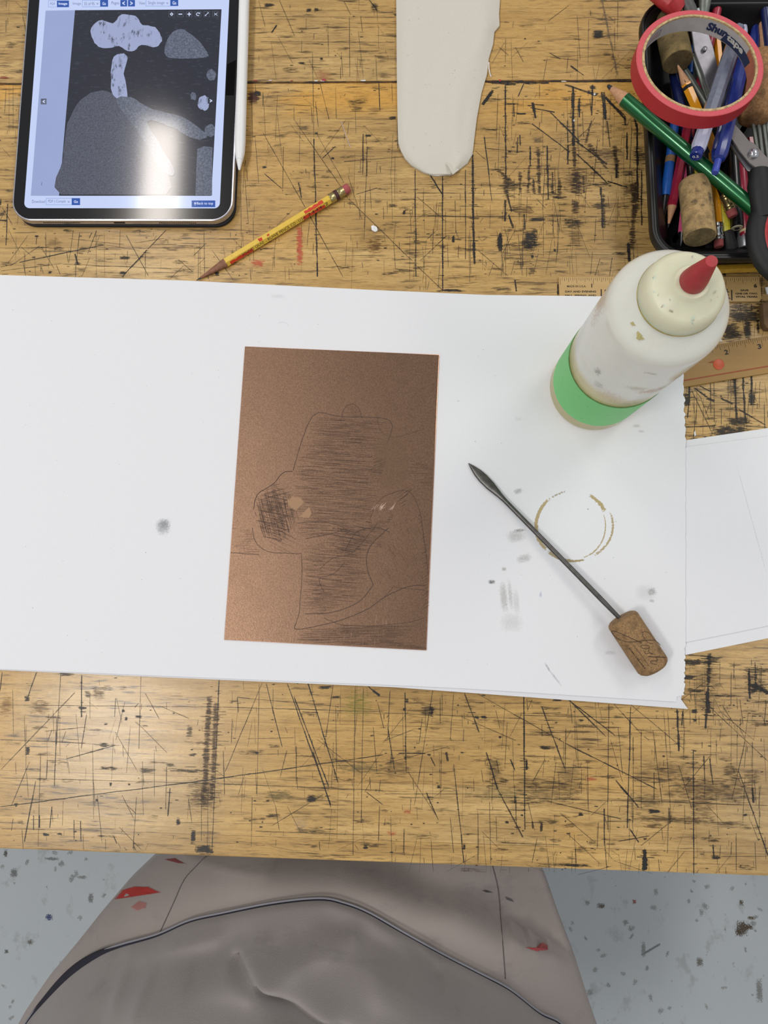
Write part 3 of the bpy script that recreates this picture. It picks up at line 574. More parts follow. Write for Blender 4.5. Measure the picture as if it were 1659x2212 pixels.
# skirt between the two layers
rim = [j * (NX + 1) for j in range(nR)] + [(nR - 1) * (NX + 1) + i for i in range(1, NX + 1)] + [j * (NX + 1) + NX for j in range(nR - 2, -1, -1)]
rv = [vs[i] for i in rim]; n_ = len(rv)
st.add(rv + [Vector((v.x, v.y, TZ + .0010)) for v in rv], [(i, i + 1, i + 1 + n_, i + n_) for i in range(n_ - 1)], M_CREAM)
st.add([at(963, 350, .0058), at(992, 366, .0030), at(978, 377, .0062)], [(0, 1, 2)], M_CREAM, False)
for i in range(24): st.blob(at(random.uniform(870, 1040), random.uniform(10, 350), .0066), 1.2 * K, 1 * K, (150, 130, 110), .5, .3, .3, M_STAIN)
tag(st.build('paper_strip', angle=60), 'cream strip with a rounded ragged end and turned-up corner, top middle', 'strip')

# ------------------------------------------------------------------ copper plate
def copper_mat():
    k = NT('bitten_copper')
    g = k.noise(900, 4, .7); g2 = k.noise(120, 4, .6); b = k.noise(14, 3, .5)
    c = k.mix(k.ramp(g, [(.35, B0), (.65, W0)]), rgb((114, 90, 74)), rgb((146, 116, 96)))
    c = k.mix(k.math('MULTIPLY', b, .5), c, rgb((112, 86, 68)))
    k.l(c, k.b.inputs['Base Color']); k.b.inputs['Metallic'].default_value = .92
    r = k.n('ShaderNodeMapRange'); k.l(g2, r.inputs[0]); r.inputs[3].default_value = .33; r.inputs[4].default_value = .42; k.l(r.outputs[0], k.b.inputs['Roughness'])
    k.bump(g, .5, .00015); return k.m
M_CU = copper_mat()
M_CUEDGE = mat('polished_copper_edge', (214, 160, 130), .25, 1.0, var=.1)
pl = MB(); CZ = PZ + .0012
pc = [at(529, 748, CZ), at(949, 766, CZ), at(921, 1405, CZ), at(484, 1382, CZ)]
pl.prism([(p.x, p.y) for p in pc], TZ + PZ, TZ + CZ, M_CU, .0003, m_side=M_CUEDGE)
def cp(x, y): return at(x, y, CZ)
ETC = (78, 56, 44)
# generic hatched study: a round bush, a hanging cloth, a bench and rolling ground in plain ruled strokes
def hatch(poly, n, w=.9, a=.6, slope=0, col=ETC, seg=4, vert=False):
    xs = [p[0] for p in poly]; ys = [p[1] for p in poly]
    lo, hi = (min(xs), max(xs)) if vert else (min(ys), max(ys))
    for i in range(n):
        s0 = lo + (i + random.uniform(.2, .8)) / n * (hi - lo); hits = []
        for a_, b_ in zip(poly, poly[1:] + poly[:1]):
            p0, p1, q0, q1 = (a_[0], b_[0], a_[1], b_[1]) if vert else (a_[1], b_[1], a_[0], b_[0])
            if (p0 - s0) * (p1 - s0) < 0: hits.append(q0 + (q1 - q0) * (s0 - p0) / (p1 - p0))
        hits.sort()
        for h0, h1 in zip(hits[::2], hits[1::2]):
            L = h1 - h0
            for j in range(max(1, int(L / 32))):
                t0 = h0 + random.uniform(-3, L * .7); t1 = min(h1 + 2, t0 + random.uniform(20, 60))
                e_ = (t1 - t0) * slope
                P, Q = ((s0, t0), (s0 + e_, t1)) if vert else ((t0, s0), (t1, s0 + e_))
                pl.line(cp(*P), cp(*Q), w * K, col, a * random.uniform(.5, 1), .35, .25, M_STAIN)
def etch(pts, w=1.1, a=.75, col=ETC, jit=.5):
    P = []
    if len(pts) > 3: pts = bez(pts, 4)
    for (x, y), (x2, y2) in zip(pts, pts[1:]):
        m_ = max(1, int(math.hypot(x2 - x, y2 - y) / 12))
        for j in range(m_): P.append((x + (x2 - x) * j / m_ + random.uniform(-jit, jit), y + (y2 - y) * j / m_ + random.uniform(-jit, jit)))
    P.append(pts[-1]); stroke(pl, [cp(*p) for p in P], w * 1.3 * K, col, a, .25, .2)
cloth = [(675, 900), (842, 908), (832, 990), (800, 1120), (775, 1150), (640, 1165), (632, 1020)]
hatch(cloth, 130, .7, .7, .04)
hatch([(760, 1010), (830, 1000), (805, 1110), (760, 1130)], 40, .9, .7, .1)
etch([(633, 1016), (675, 899), (735, 900), (842, 908), (835, 960)], 1.3, .9, jit=.5)
etch([(739, 903), (742, 885), (757, 873), (773, 880), (783, 903)], 1.0, .8); hatch([(740, 900), (745, 884), (758, 875), (772, 882), (781, 902)], 9, .8, .7)
bush = [(548, 1100), (556, 1068), (590, 1045), (628, 1060), (640, 1095), (632, 1130), (604, 1170), (560, 1160)]
hatch(bush, 46, .9, .7, .2); hatch(bush, 60, .9, .7, .25, vert=True); hatch(bush, 40, .8, .6, -.3)
hatch([(560, 1130), (600, 1110), (640, 1130), (636, 1180), (590, 1188)], 22, .8, .6, .5)
etch([(548, 1100), (556, 1068), (590, 1046), (610, 1022), (632, 1018)], 1.6, .8)
etch([(545, 1140), (552, 1170), (580, 1192), (640, 1196), (652, 1206), (648, 1310), (640, 1345)], 1.1, .8)
etch([(498, 1194), (560, 1198)], 1.2, .8)
hatch([(503, 1140), (540, 1145), (565, 1196), (500, 1194)], 16, .9, .7)
low_h = [(652, 1205), (750, 1150), (850, 1110), (800, 1230), (780, 1290), (700, 1320), (648, 1310)]
hatch(low_h, 110, .7, .65, .06)
hatch([(655, 1180), (700, 1170), (705, 1330), (650, 1320)], 60, .8, .7, .02)
hatch([(882, 990), (936, 1010), (934, 1050), (880, 1040)], 16, 1.0, .6, .03)
hatch([(640, 1362), (742, 1350), (924, 1352), (922, 1402), (640, 1386)], 44, .7, .7)
for i in range(60):
    x, y = random.uniform(810, 910), random.uniform(1090, 1250); etch([(x, y), (x + random.uniform(3, 8), y + random.uniform(6, 16))], .6, .35)
etch([(690, 1230), (720, 1205), (760, 1195), (800, 1150), (815, 1130)], 1.0, .7); etch([(700, 1280), (690, 1250), (720, 1240), (745, 1215)], 1.0, .7); etch([(830, 1290), (850, 1268), (920, 1276)], .9, .6)
etch([(700, 1335), (740, 1350), (800, 1352), (880, 1345), (915, 1335)], 1.0, .7); etch([(815, 900), (822, 930), (850, 945), (905, 930)], .8, .45)
etch([(640, 1345), (642, 1360), (720, 1344), (790, 1318), (830, 1290), (880, 1268), (920, 1264)], 1.5, .85)
etch([(660, 1326), (720, 1322), (775, 1300), (806, 1264)], 1.4, .85)
etch([(800, 1120), (812, 1090), (835, 1070), (880, 1060), (905, 1100), (918, 1180), (925, 1240)], 1.1, .7)
etch([(806, 1264), (792, 1220), (800, 1180), (840, 1140)], 1.4, .8); etch([(745, 1190), (770, 1150), (812, 1140), (842, 1150)], 1.4, .8)
hatch([(905, 1110), (920, 1180), (926, 1320), (912, 1320), (912, 1190)], 44, 1.0, .7, -.6)
hatch([(700, 1140), (800, 1120), (812, 1160), (760, 1200), (700, 1180)], 26, 1.2, .75, .2)
hatch([(790, 985), (835, 1000), (826, 1020), (798, 1018)], 14, 1.1, .8, -.4); hatch([(850, 1070), (890, 1060), (870, 1100)], 14, 1.1, .7, -.7)
etch([(640, 1130), (700, 1128), (742, 1140), (720, 1152), (660, 1164)], 1.1, .7)
M_CUP = (176, 138, 104)
# paler stopped-out patches
def patch(poly, col, a):
    c = [sum(p[0] for p in poly) / len(poly), sum(p[1] for p in poly) / len(poly)]
    for p, q in zip(poly, poly[1:] + poly[:1]):
        vs4 = [cp(*c), cp(*p), cp(*q), cp(*c)]
        z_ = Vector((0, 0, .00026)); pl.quad_mark([vs4[0] + z_, vs4[1] + z_, vs4[2] + z_, cp((c[0] + q[0]) / 2, (c[1] + q[1]) / 2) + z_], [(0, 0), (0, .8), (0, .8), (0, .4)], lin(col), a, .25, .15, M_STAIN)
patch([(619, 1082), (630, 1072), (650, 1074), (660, 1086), (640, 1104), (624, 1096)], M_CUP, .85)
patch([(644, 1118), (668, 1094), (674, 1108), (668, 1120)], M_CUP, .85)
patch([(806, 950), (842, 926), (878, 960), (886, 1020), (870, 1056), (822, 1058), (808, 1010)], (138, 108, 82), .2)
for i in range(16):
    x = random.uniform(800, 850); pl.line(cp(x, random.uniform(1096, 1104)), cp(x + random.uniform(4, 12), random.uniform(1084, 1096)), .9 * K, (226, 190, 176), .8, .3, .2, M_STAIN)
for i in range(26):
    x = random.uniform(715, 840); y = random.uniform(1280, 1380); pl.line(cp(x, y), cp(x - 1, y + random.uniform(8, 30)), .8 * K, (206, 160, 136), .5, .4, .3, M_STAIN)
tag(pl.build('copper_plate'), 'rectangular copper etching plate with scratched drawing, on the large white sheet', 'plate')

# ------------------------------------------------------------------ tablet
tb = thing('tablet', (-.234, .40, TZ), 'silver tablet with a lit screen, in a dark case at top left', 'tablet')
def rrect(x0, x1, y0, y1, r, n=8):
    P = []
    for cx_, cy_, a0 in ((x1 - r, y0 + r, -90), (x1 - r, y1 - r, 0), (x0 + r, y1 - r, 90), (x0 + r, y0 + r, 180)):
        for i in range(n + 1):
            t = math.radians(a0 + 90 * i / n); P.append((cx_ + r * math.cos(t), cy_ + r * math.sin(t)))
    return P
M_ALU = mat('aluminium', (190, 190, 200), .28, .9, var=.03)
M_BEZEL = mat('black_glass', (8, 8, 10), .12, var=.0, spec=.6)
M_CASE = mat('dark_case', (20, 22, 30), .7)
M_DARKSLOT = mat('dark_slot', (6, 6, 8), .8, spec=.1)
TX0, TX1, TY0, TY1 = -.3232, -.1450, .2819, .5290; TT = .0100
MB().prism(rrect(TX0 + .001, TX1 + .0006, TY0 - .0009, TY1, .016), TZ, TZ + .0034, M_CASE, .0008).build('case', tb)
MB().prism(rrect(TX0, TX1, TY0, TY1, .0165, 12), TZ + .0035, TZ + TT - .0001, M_ALU, .0008).build('body', tb)
glass = MB(); glass.prism(rrect(TX0 + .0013, TX1 - .0013, TY0 + .0013, TY1 - .0013, .0152, 12), TZ + TT - .00015, TZ + TT + .0001, M_BEZEL)
gl = glass.build('bezel', tb)
def screen_mat(name, c, e, var=0.0, ns=200, st=(1, 1, 1), c2=None, thr=(.45, .6)):
    k = NT(name); col = rgb(c)
    k.b.inputs['Base Color'].default_value = (.006, .006, .007, 1); k.b.inputs['Roughness'].default_value = .095; k.b.inputs['Specular IOR Level'].default_value = .6
    if c2:
        mx = k.mix(k.ramp(k.noise(ns, 5, .7, st=st), [(thr[0], B0), (thr[1], W0)]), col, rgb(c2)); k.l(mx, k.b.inputs['Emission Color'])
    else: k.b.inputs['Emission Color'].default_value = col
    k.b.inputs['Emission Strength'].default_value = e; return k.m
ES = .93
SC_W = screen_mat('screen_page', (200, 214, 252), ES); SC_BL = screen_mat('screen_blue', (40, 84, 170), ES)
SC_BOX = screen_mat('screen_field', (208, 220, 252), ES); SC_TX = screen_mat('screen_text', (110, 120, 168), ES); SC_LN = screen_mat('screen_rule', (128, 156, 214), ES)
SC_PG = screen_mat('screen_margin', (152, 166, 210), ES, c2=(157, 171, 214), ns=40, thr=(.2, .8))
SC_DK = screen_mat('screen_dark', (38, 40, 52), ES, c2=(60, 64, 78), ns=500, st=(.3, 1, 1), thr=(.56, .68))
SC_DK0 = screen_mat('screen_flat_dark', (40, 42, 52), ES); SC_GR = screen_mat('screen_grey', (66, 68, 80), ES, c2=(104, 109, 126), ns=900, thr=(.35, .75))
SC_LT = screen_mat('screen_pale', (160, 170, 206), ES, c2=(84, 88, 110), ns=260, st=(1, .4, 1), thr=(.55, .66)); SC_MD = screen_mat('screen_mid', (78, 84, 98), ES, c2=(120, 128, 150), ns=700, thr=(.4, .7))
sx0, sx1, sy0, sy1 = TX0 + .0102, TX1 - .0102, TY0 + .0102, TY1 - .0102
sc = MB(); sc.prism(rrect(sx0, sx1, sy0, sy1, .0045), TZ + TT - .0001, TZ + TT + .00014, SC_W)
_sl = [0]
def sp(x, y, d=0.0): return at(x, y, TT + .00016 + d)
def spoly(pts, m, lay):
    P = [sp(x, y, lay * .00003) for x, y in pts]
    # clip-free flat polygon, ccw
    a_ = sum(P[i].x * P[(i + 1) % len(P)].y - P[(i + 1) % len(P)].x * P[i].y for i in range(len(P)))
    if a_ < 0: P.reverse()
    sc.add(P, [tuple(range(len(P)))], m, False)
def ctr(w1, w2, y): return w1 + (w2 - w1) * y
# page block and picture: edges follow the tablet (left x ~ 98..65, right 475..456)
def L(y): return 98.6 + (66.5 - 98.6) * (y - 22) / (423 - 22)
def Rr(y): return 478.5 + (456.5 - 478.5) * (y - 22) / (423 - 22)
def PL(y): return 162 + (127.5 - 162) * (y - 22) / (423 - 22)
spoly([(L(23), 23), (PL(22), 22), (PL(423), 423), (L(423), 423)], SC_PG, 1)
spoly([(PL(22), 22), (Rr(20), 20), (Rr(423), 423), (PL(423), 423)], SC_DK, 2)
# generic tonal landscape standing in for the picture: pale cascade, grey hills, boulders
def smooth(pts, n=4, jit=1.2):
    out = []; N_ = len(pts)
    for i in range(N_):
        p0, p1, p2_, p3 = [Vector(pts[(i + k) % N_]) for k in (-1, 0, 1, 2)]
        for j in range(n):
            t = j / n; q = .5 * ((2 * p1) + (p2_ - p0) * t + (2 * p0 - 5 * p1 + 4 * p2_ - p3) * t * t + (-p0 + 3 * p1 - 3 * p2_ + p3) * t ** 3)
            out.append((q.x + random.uniform(-jit, jit), q.y + random.uniform(-jit, jit)))
    return out
hill = smooth([(132, 420), (137, 340), (146, 268), (176, 214), (220, 196), (262, 216), (300, 270), (336, 330), (358, 420)], 4)
hill = [(x, min(y, 422.5)) for x, y in hill if y < 424]
spoly(hill, SC_GR, 4)
spoly(smooth([(196, 66), (214, 44), (244, 50), (262, 32), (292, 34), (308, 54), (334, 58), (350, 82), (338, 102), (306, 98), (284, 112), (256, 100), (226, 104), (204, 92)], 4), SC_LT, 5)
spoly(smooth([(246, 122), (274, 120), (268, 160), (276, 214), (246, 208), (240, 170)], 4), SC_LT, 5)
spoly(smooth([(250, 214), (282, 210), (330, 236), (392, 252), (448, 292), (420, 300), (368, 274), (318, 262), (350, 320), (378, 372), (352, 372), (312, 304), (270, 246)], 4), SC_MD, 6)
spoly(smooth([(358, 122), (362, 84), (390, 62), (424, 84), (450, 120), (404, 126)], 4), SC_MD, 5)
for c_, r_ in (((456, 162), 10), ((440, 222), 13), ((454, 282), 11), ((418, 208), 7)):
    spoly([(c_[0] + (r_ + random.uniform(-1.5, 1.5)) * math.cos(t * .35), c_[1] + 1.25 * (r_ + random.uniform(-1.5, 1.5)) * math.sin(t * .35)) for t in range(18)], SC_MD if r_ != 13 else SC_LT, 5)
spoly([(426, 322), (440, 316), (459, 318), (458, 422), (422, 422)], SC_MD, 5)
spoly([(PL(396) - 40, 393), (PL(396) - 39, 393), (PL(396) - 39, 400), (PL(396) - 41, 400)], SC_TX, 5)
# interface
def sbox(x0, y0, x1, y1, m, lay): spoly([(x0, y0), (x1, y0), (x1, y1), (x0, y1)], m, lay)
def stext(t, x0, y0, x1, y1, m, lay=9, bold=.0):
    a_ = sp(x0, y1, lay * .00003); b_ = sp(x1, y1, lay * .00003); c_ = sp(x0, y0, lay * .00003)
    du = (b_ - a_); dv = (c_ - a_)
    sc.text(t, lambda x, y: a_ + du * x + dv * y, 1.0, 1.0, m, bold)
def frame(x0, y0, x1, y1, m, lay, t=.8):
    sbox(x0, y0, x1, y0 + t, m, lay); sbox(x0, y1 - t, x1, y1, m, lay); sbox(x0, y0, x0 + t, y1, m, lay); sbox(x1 - t, y0, x1, y1, m, lay)
frame(104, 1, 149, 15.5, SC_LN, 3); sbox(123, 1.5, 149, 15.5, SC_BL, 4); stext('PDF', 108.5, 5.5, 119, 11, SC_TX); stext('Image', 126.5, 5, 145.5, 12, SC_BOX, bold=.03)
stext('Image', 157.5, 4.5, 175, 12, SC_TX); frame(177.5, 0, 217, 15, SC_LN, 3); stext('55 of 95', 182, 4.5, 204, 11.5, SC_TX); sbox(216.5, -1, 233.5, 14.5, SC_BL, 4); stext('Go', 221, 4.5, 229, 11, SC_BOX, bold=.03)
stext('Pages', 241, 3, 257.5, 11.5, SC_TX); sbox(260, 0, 274.5, 14, SC_BL, 4); sbox(276.5, 0, 291.5, 14, SC_BL, 4); stext('<', 264, 2.5, 270, 11.5, SC_BOX, bold=.04); stext('>', 281, 2.5, 287, 11.5, SC_BOX, bold=.04)
stext('View', 300.5, 3, 313.5, 10, SC_TX); frame(315, -1, 368.5, 13.5, SC_LN, 3); stext('Single image', 320, 2.5, 355, 11, SC_TX); sbox(368, -2, 385, 13, SC_BL, 4); stext('Go', 372.5, 2.5, 381, 10, SC_BOX, bold=.03)
stext('v', 208, 6, 213, 10, SC_TX); stext('v', 359, 5, 364, 9, SC_TX)
stext('Download', 69, 432, 97.5, 438.5, SC_TX); frame(99.5, 428, 155.5, 443, SC_LN, 3); stext('PDF ( Comple', 104, 431.5, 142, 439.5, SC_TX); stext('v', 146, 434, 151, 438, SC_TX)
sbox(155, 428, 173, 443, SC_BL, 4); stext('Go', 159.5, 432.5, 168.5, 438.5, SC_BOX, bold=.03)
sbox(414, 433, 465, 447.5, SC_BL, 4); stext('Back to top', 425, 436.5, 460.5, 443.5, SC_BOX, bold=.02)
spoly([(418.5, 440), (421.5, 436), (424.5, 440)], SC_BOX, 9); sbox(420.7, 439, 422.3, 443.5, SC_BOX, 9)
for i, x in enumerate((371, 390, 409, 428, 447, 466)):
    x = x - .3; frame(x - 6.5, 24, x + 6.5, 37, SC_MD, 7, .6); sbox(x - 5.7, 25, x + 5.7, 36, SC_DK0, 7)
    if i == 0:
        spoly([(x - 4, 30.5), (x, 26.5), (x + 4, 30.5), (x, 34.5)], SC_BOX, 8); spoly([(x - 1.6, 30.5), (x, 29), (x + 1.6, 30.5), (x, 32)], SC_DK0, 9)
    if i in (1, 2): sbox(x - 4, 29.5, x + 4, 31.7, SC_BOX, 8)
    if i == 2: sbox(x - 1.1, 26.5, x + 1.1, 34.7, SC_BOX, 8)
    if i == 3:
        P = [sp(x + 3.2 * math.cos(math.radians(t)), 30.7 - 3.2 * math.sin(math.radians(t)), .0003) for t in range(40, 330, 20)]; sc.ribbon(P, .0006, SC_BOX); spoly([(x + .8, 29.8), (x + 4.3, 26.3), (x + 4.3, 30)], SC_BOX, 8)
    if i == 4:
        sc.ribbon([sp(x - 3, 33.5, .0003), sp(x + 3, 27.5, .0003)], .0005, SC_BOX); spoly([(x + 1, 26.5), (x + 4, 26.5), (x + 4, 29.5)], SC_BOX, 8); spoly([(x - 4, 31.5), (x - 4, 34.5), (x - 1, 34.5)], SC_BOX, 8)
    if i == 5:
        sc.ribbon([sp(x - 3, 28, .0003), sp(x + 4, 33.5, .0003)], .0004, SC_BOX); sc.ribbon([sp(x - 3, 33, .0003), sp(x + 4, 27.5, .0003)], .0004, SC_BOX)
sbox(88, 213, 100.5, 225.5, SC_MD, 4); stext('<', 92, 215.5, 97, 223, SC_BOX, bold=.05)
sbox(449, 211.5, 461, 224, SC_DK0, 8); stext('>', 453, 214, 458.5, 221.5, SC_BOX, bold=.05)
P = [sp(463 - 3 * (1 - math.cos(t * .3)) - 0, 444 + 5 * math.sin(t * .3), .0003) for t in range(6)]
sc.build('screen', tb, angle=80)
sb_ = MB(); sb_.prism([(q.x, q.y) for q in (at(491, 139, TT), at(510, 130, TT), at(505.5, 206, TT), at(487.5, 206, TT))], TZ + TT - .0001, TZ + TT + .0002, M_DARKSLOT); sb_.build('sensor_bar', tb)
for xa, xb, nn in ((95, 171, 20), (345, 422, 20)):
    g_ = MB()
    for i in range(nn):
        x = xa + (xb - xa) * i / (nn - 1); c = at(x, 482.5, .0066)
        g_.box(c.x - .0005, c.x + .0005, TY0 - .00012, TY0 + .0006, TZ + .0060, TZ + .0070, M_DARKSLOT)
    g_.build('speaker_grille', tb)
c = at(258, 483, .0066); MB().box(c.x - .0045, c.x + .0045, TY0 - .00014, TY0 + .0006, TZ + .0053, TZ + .0076, M_DARKSLOT, .0004).build('charging_port', tb)

# stylus clipped to the tablet's right side
M_STY = mat('white_plastic', (238, 238, 238), .35, var=.01)
sa, sb2 = at(532, -170, .0075), at(518.5, 310, .0075); sd = (sb2 - sa).normalized(); SL = (sb2 - sa).length
sty = thing('stylus', (sa.x, sa.y, TZ), 'white stylus lying along the right side of the tablet', 'stylus')
MB().lathe(sa, sb2, [(0, .003), (.001, .0044), (SL, .0044), (SL + .008, .0040), (SL + .014, .0028)], M_STY, 24).build('barrel', sty)
MB().lathe(sa, sb2, [(SL + .0141, .0027), (SL + .0145, .0026), (SL + .022, .0009), (SL + .0226, .0003)], M_STY, 20).build('tip', sty)

# ------------------------------------------------------------------ pencils and pens
M_YEL = mat('yellow_paint', (226, 188, 66), .35, var=.06, coat=.3); M_ORG = mat('orange_paint', (236, 158, 30), .3, coat=.4, var=.05)
M_CEDAR = mat('cedar', (196, 148, 112), .7, var=.15, nscale=500); M_CEDAR2 = mat('old_cedar', (140, 96, 72), .7, var=.2, nscale=500)
M_LEAD = mat('graphite', (52, 54, 60), .4, .2); M_FER = mat('brass_ferrule', (176, 160, 112), .3, .9); M_FERS = mat('silver_ferrule', (205, 205, 205), .22, 1)
M_ERA = mat('pink_eraser', (168, 84, 84), .8, var=.12); M_MAR = mat('maroon_band', (70, 30, 30), .5)
M_GRN = mat('metallic_green', (16, 96, 50), .3, .55, var=.05, coat=.6); M_BLK = mat('black_lacquer', (16, 16, 18), .3, coat=.4); M_CRM = mat('crimson_lacquer', (156, 30, 56), .35, coat=.4)
M_PNK = mat('pink_lacquer', (206, 88, 130), .35); M_BLU = mat('blue_plastic', (26, 46, 128), .3, coat=.3); M_BLU2 = mat('mid_blue_plastic', (30, 92, 180), .35); M_NVY = mat('navy_plastic', (24, 34, 84), .3, coat=.3)
M_GREYC = mat('smoky_clear_plastic', (112, 118, 138), .25, coat=.5); M_LAV = mat('frosted_plastic', (190, 192, 218), .3, var=.1, nscale=120); M_BLK2 = mat('matt_black', (18, 18, 20), .6); M_REDW = mat('red_plastic', (178, 48, 52), .45)
M_TAN = mat('kraft_label', (150, 118, 80), .7); M_SIL = mat('steel', (140, 138, 144), .38, .85, var=.12, nscale=200); M_GREYR = mat('grey_rod', (120, 124, 118), .4, .6); M_INKP = mat('printing_ink', (40, 36, 30), .6); M_SILP = mat('silver_print', (176, 190, 180), .4, .3)
M_YELM = mat('highlighter_yellow', (206, 196, 60), .4); M_GOLD = mat('gold_trim', (190, 150, 60), .3, .9)

def rod(name, A_, B_, parts, label, cat='pencil', up=None, group=None):
    """parts: (part name, [(mm from A, radius mm)...], material, segments)"""
    A_ = Vector(A_); B_ = Vector(B_)
    t = thing(name, (A_.x, A_.y, min(A_.z, B_.z)), label, cat, group)
    for pn, prof, m, seg in parts:
        MB().lathe(A_, B_, [(a * .001, r * .001) for a, r in prof], m, seg, up).build(pn, t, angle=32)
    return t
def hexpencil(name, A_, B_, r, m, label, ferrule=None, tip=True, cedar=None, tipmm=20, leadmm=4, group=None, end_m=None):
    """A = eraser / blunt end, B = point"""
    L_ = (Vector(B_) - Vector(A_)).length * 1000; P = []; s0 = 0
    if ferrule:
        P += [('eraser', [(0, r * .8), (.6, r * .98), (6, r)], M_ERA, 16), ('ferrule', [(5, r * 1.04)] + [(5.5 + i * 1.1, r * (1.10 if i % 2 else 1.0)) for i in range(4)] + [(10.5, r * 1.0), (13, r * 1.0)] + [(13.4 + i * 1.1, r * (1.10 if i % 2 else 1.0)) for i in range(4)] + [(18, r * 1.06)], ferrule, 24)]; s0 = 17
    e0 = L_ - tipmm if tip else L_
    P.append(('barrel', [(s0, r * .98), (s0 + .3, r), (e0, r)] + ([] if tip else [(L_ + .01, r * .9)]), m, 6))
    if tip:
        P.append(('sharpened_wood', [(e0 - .5, r * .99), (L_ - leadmm, r * leadmm / tipmm * 1.1 + .1)], cedar or M_CEDAR, 18))
        P.append(('lead', [(L_ - leadmm, r * leadmm / tipmm * 1.1 + .08), (L_ - .3, .25), (L_, .1)], M_LEAD, 10))
    return rod(name, A_, B_, P, label, 'pencil', group=group)

# yellow pencil on the bench
pA, pB = at(754, 405, .0042), at(424, 606, .0016)
yp = hexpencil('pencil', pA, pB, 3.7, M_YEL, 'yellow paint-smeared wooden pencil lying diagonally below the tablet', M_FER, cedar=M_CEDAR2, tipmm=27)
d_ = (pB - pA).normalized(); up_ = Vector((0, 0, 1)); lat = d_.cross(up_).normalized(); nrm = lat.cross(d_).normalized()
bar = MB(); Lm = (pB - pA).length
bar.lathe(pA, pB, [(.017, .0037), (Lm - .027, .0037)], M_YEL, 6)
# facets of the barrel: i+.5 of 6 from up -> flats at 0, 60 ... degrees; letters run on the lower facet facing the viewer
def facet(kdeg, s0, s1, w0, w1, out=.00012):
    c_, s_ = math.cos(math.radians(kdeg)), math.sin(math.radians(kdeg))
    n__ = nrm * c_ + (d_.cross(nrm)) * s_; t__ = d_.cross(n__)
    return lambda x, y: pA + d_ * (s0 + (s1 - s0) * x) + n__ * (.0037 * .866 + out) + t__ * (w0 + (w1 - w0) * y)
sgn = 1 if (d_.cross(nrm)).y < 0 else -1
KD = 60 * sgn; c_, s_ = math.cos(math.radians(KD)), math.sin(math.radians(KD))
fT = lambda s0, s1, h=.0011: facet(KD, s0, s1, h * (-1 if True else 1), -h * -1)
for txt, a_, b_ in (('2444-2', .021, .040), ('PENCIL CO - U.S.A.', .0415, .066), ('- RUWE', .0675, .079), ('QUIZ', .0805, .0885), ('BONDED', .090, .1005)):
    # text must read from the point towards the eraser
    fn = facet(KD, b_, a_, 0, 0)
    n__ = nrm * c_ + (d_.cross(nrm)) * s_; t__ = d_.cross(n__)
    if t__.y < 0: t__ = -t__
    bar.text(txt, (lambda a_, b_, n__, t__: lambda x, y: pA + d_ * (b_ + (a_ - b_) * x) + n__ * (.0037 * .866 + .0001) + t__ * (-.0012 + .0024 * y))(a_, b_, n__, t__), 1, 1, M_INKP)
M_RPNT = mat('red_paint', (206, 62, 26), .5, var=.1)
def pnt(s0, s1, w0, w1, kd):
    c2, s2 = math.cos(math.radians(kd)), math.sin(math.radians(kd)); n__ = nrm * c2 + (d_.cross(nrm)) * s2; t__ = d_.cross(n__)
    P_ = []
    N_ = 12
    for i in range(N_): P_.append((s0 + (s1 - s0) * i / (N_ - 1), w0 - random.uniform(0, .0004)))
    for i in range(N_): P_.append((s1 + (s0 - s1) * i / (N_ - 1) + random.uniform(-.0004, .0004), w1 * random.uniform(.2, 1)))
    V_ = [pA + d_ * p[0] + n__ * (.0037 * .866 + .00008) + t__ * p[1] for p in P_]
    F_ = [(i, i + 1, 2 * N_ - 2 - i, 2 * N_ - 1 - i) for i in range(N_ - 1)]
    bar.add(V_, F_, M_RPNT, False)
pnt(.024, .041, -.0016, .0016, 0); pnt(.024, .044, -.0016, .0015, KD); pnt(.0805, .0835, -.0015, .0014, 0); pnt(.074, .076, -.001, .0003, 0); pnt(.091, .112, -.0016, .001, KD)
for ch in list(yp.children):
    if ch.name.startswith('barrel'): bpy.data.objects.remove(ch)
    elif ch.name.startswith('ferrule'): fe = ch
bar.build('barrel', yp, angle=32)
MB().lathe(pA, pB, [(.0104, .0040), (.0132, .0040)], M_MAR, 24).build('painted_band', yp)

# ------------------------------------------------------------------ black tray
RZ = .034
M_TRAY = mat('black_tray_plastic', (9, 9, 10), .42, var=.1, nscale=80, bump=.05)
def tray_ring(off, z):
    """outline of the tray, off > 0 is outward"""
    x0, x1, y0, y1 = .1672 - off, .318 + off, .2408 - off, .4475 + off
    P_ = rrect(x0, x1, y0, y1, .024 + off, 8)
    out = []
    for x, y in P_:
        t = (y - .2408) / .21; out.append((x + (.0068 * (1 - t) if x < .24 else 0), y))
    return [Vector((x, y, TZ + z)) for x, y in out]
tr_ = MB()
rings = [tray_ring(-.0235, .0002), tray_ring(-.0215, .0012), tray_ring(-.0042, .0262), tray_ring(-.0004, .0268), tray_ring(0, .028), tray_ring(0, .0325), tray_ring(-.0008, RZ), tray_ring(-.0020, RZ), tray_ring(-.0030, RZ - .0012), tray_ring(-.0042, RZ - .0012), tray_ring(-.0052, RZ), tray_ring(-.0062, RZ - .001), tray_ring(-.0075, .028), tray_ring(-.0235, .0045), tray_ring(-.027, .0034)]
n_ = len(rings[0]); V_ = [v for r_ in rings for v in r_]
F_ = [(k * n_ + i, k * n_ + (i + 1) % n_, (k + 1) * n_ + (i + 1) % n_, (k + 1) * n_ + i) for k in range(len(rings) - 1) for i in range(n_)]
F_.append(tuple(reversed(range(n_)))); F_.append(tuple(range((len(rings) - 1) * n_, len(rings) * n_)))
tr_.add(V_, F_, M_TRAY)
tray = tag(tr_.build('pencil_tray', angle=40), 'black plastic tray full of pens and pencils, top right', 'tray')

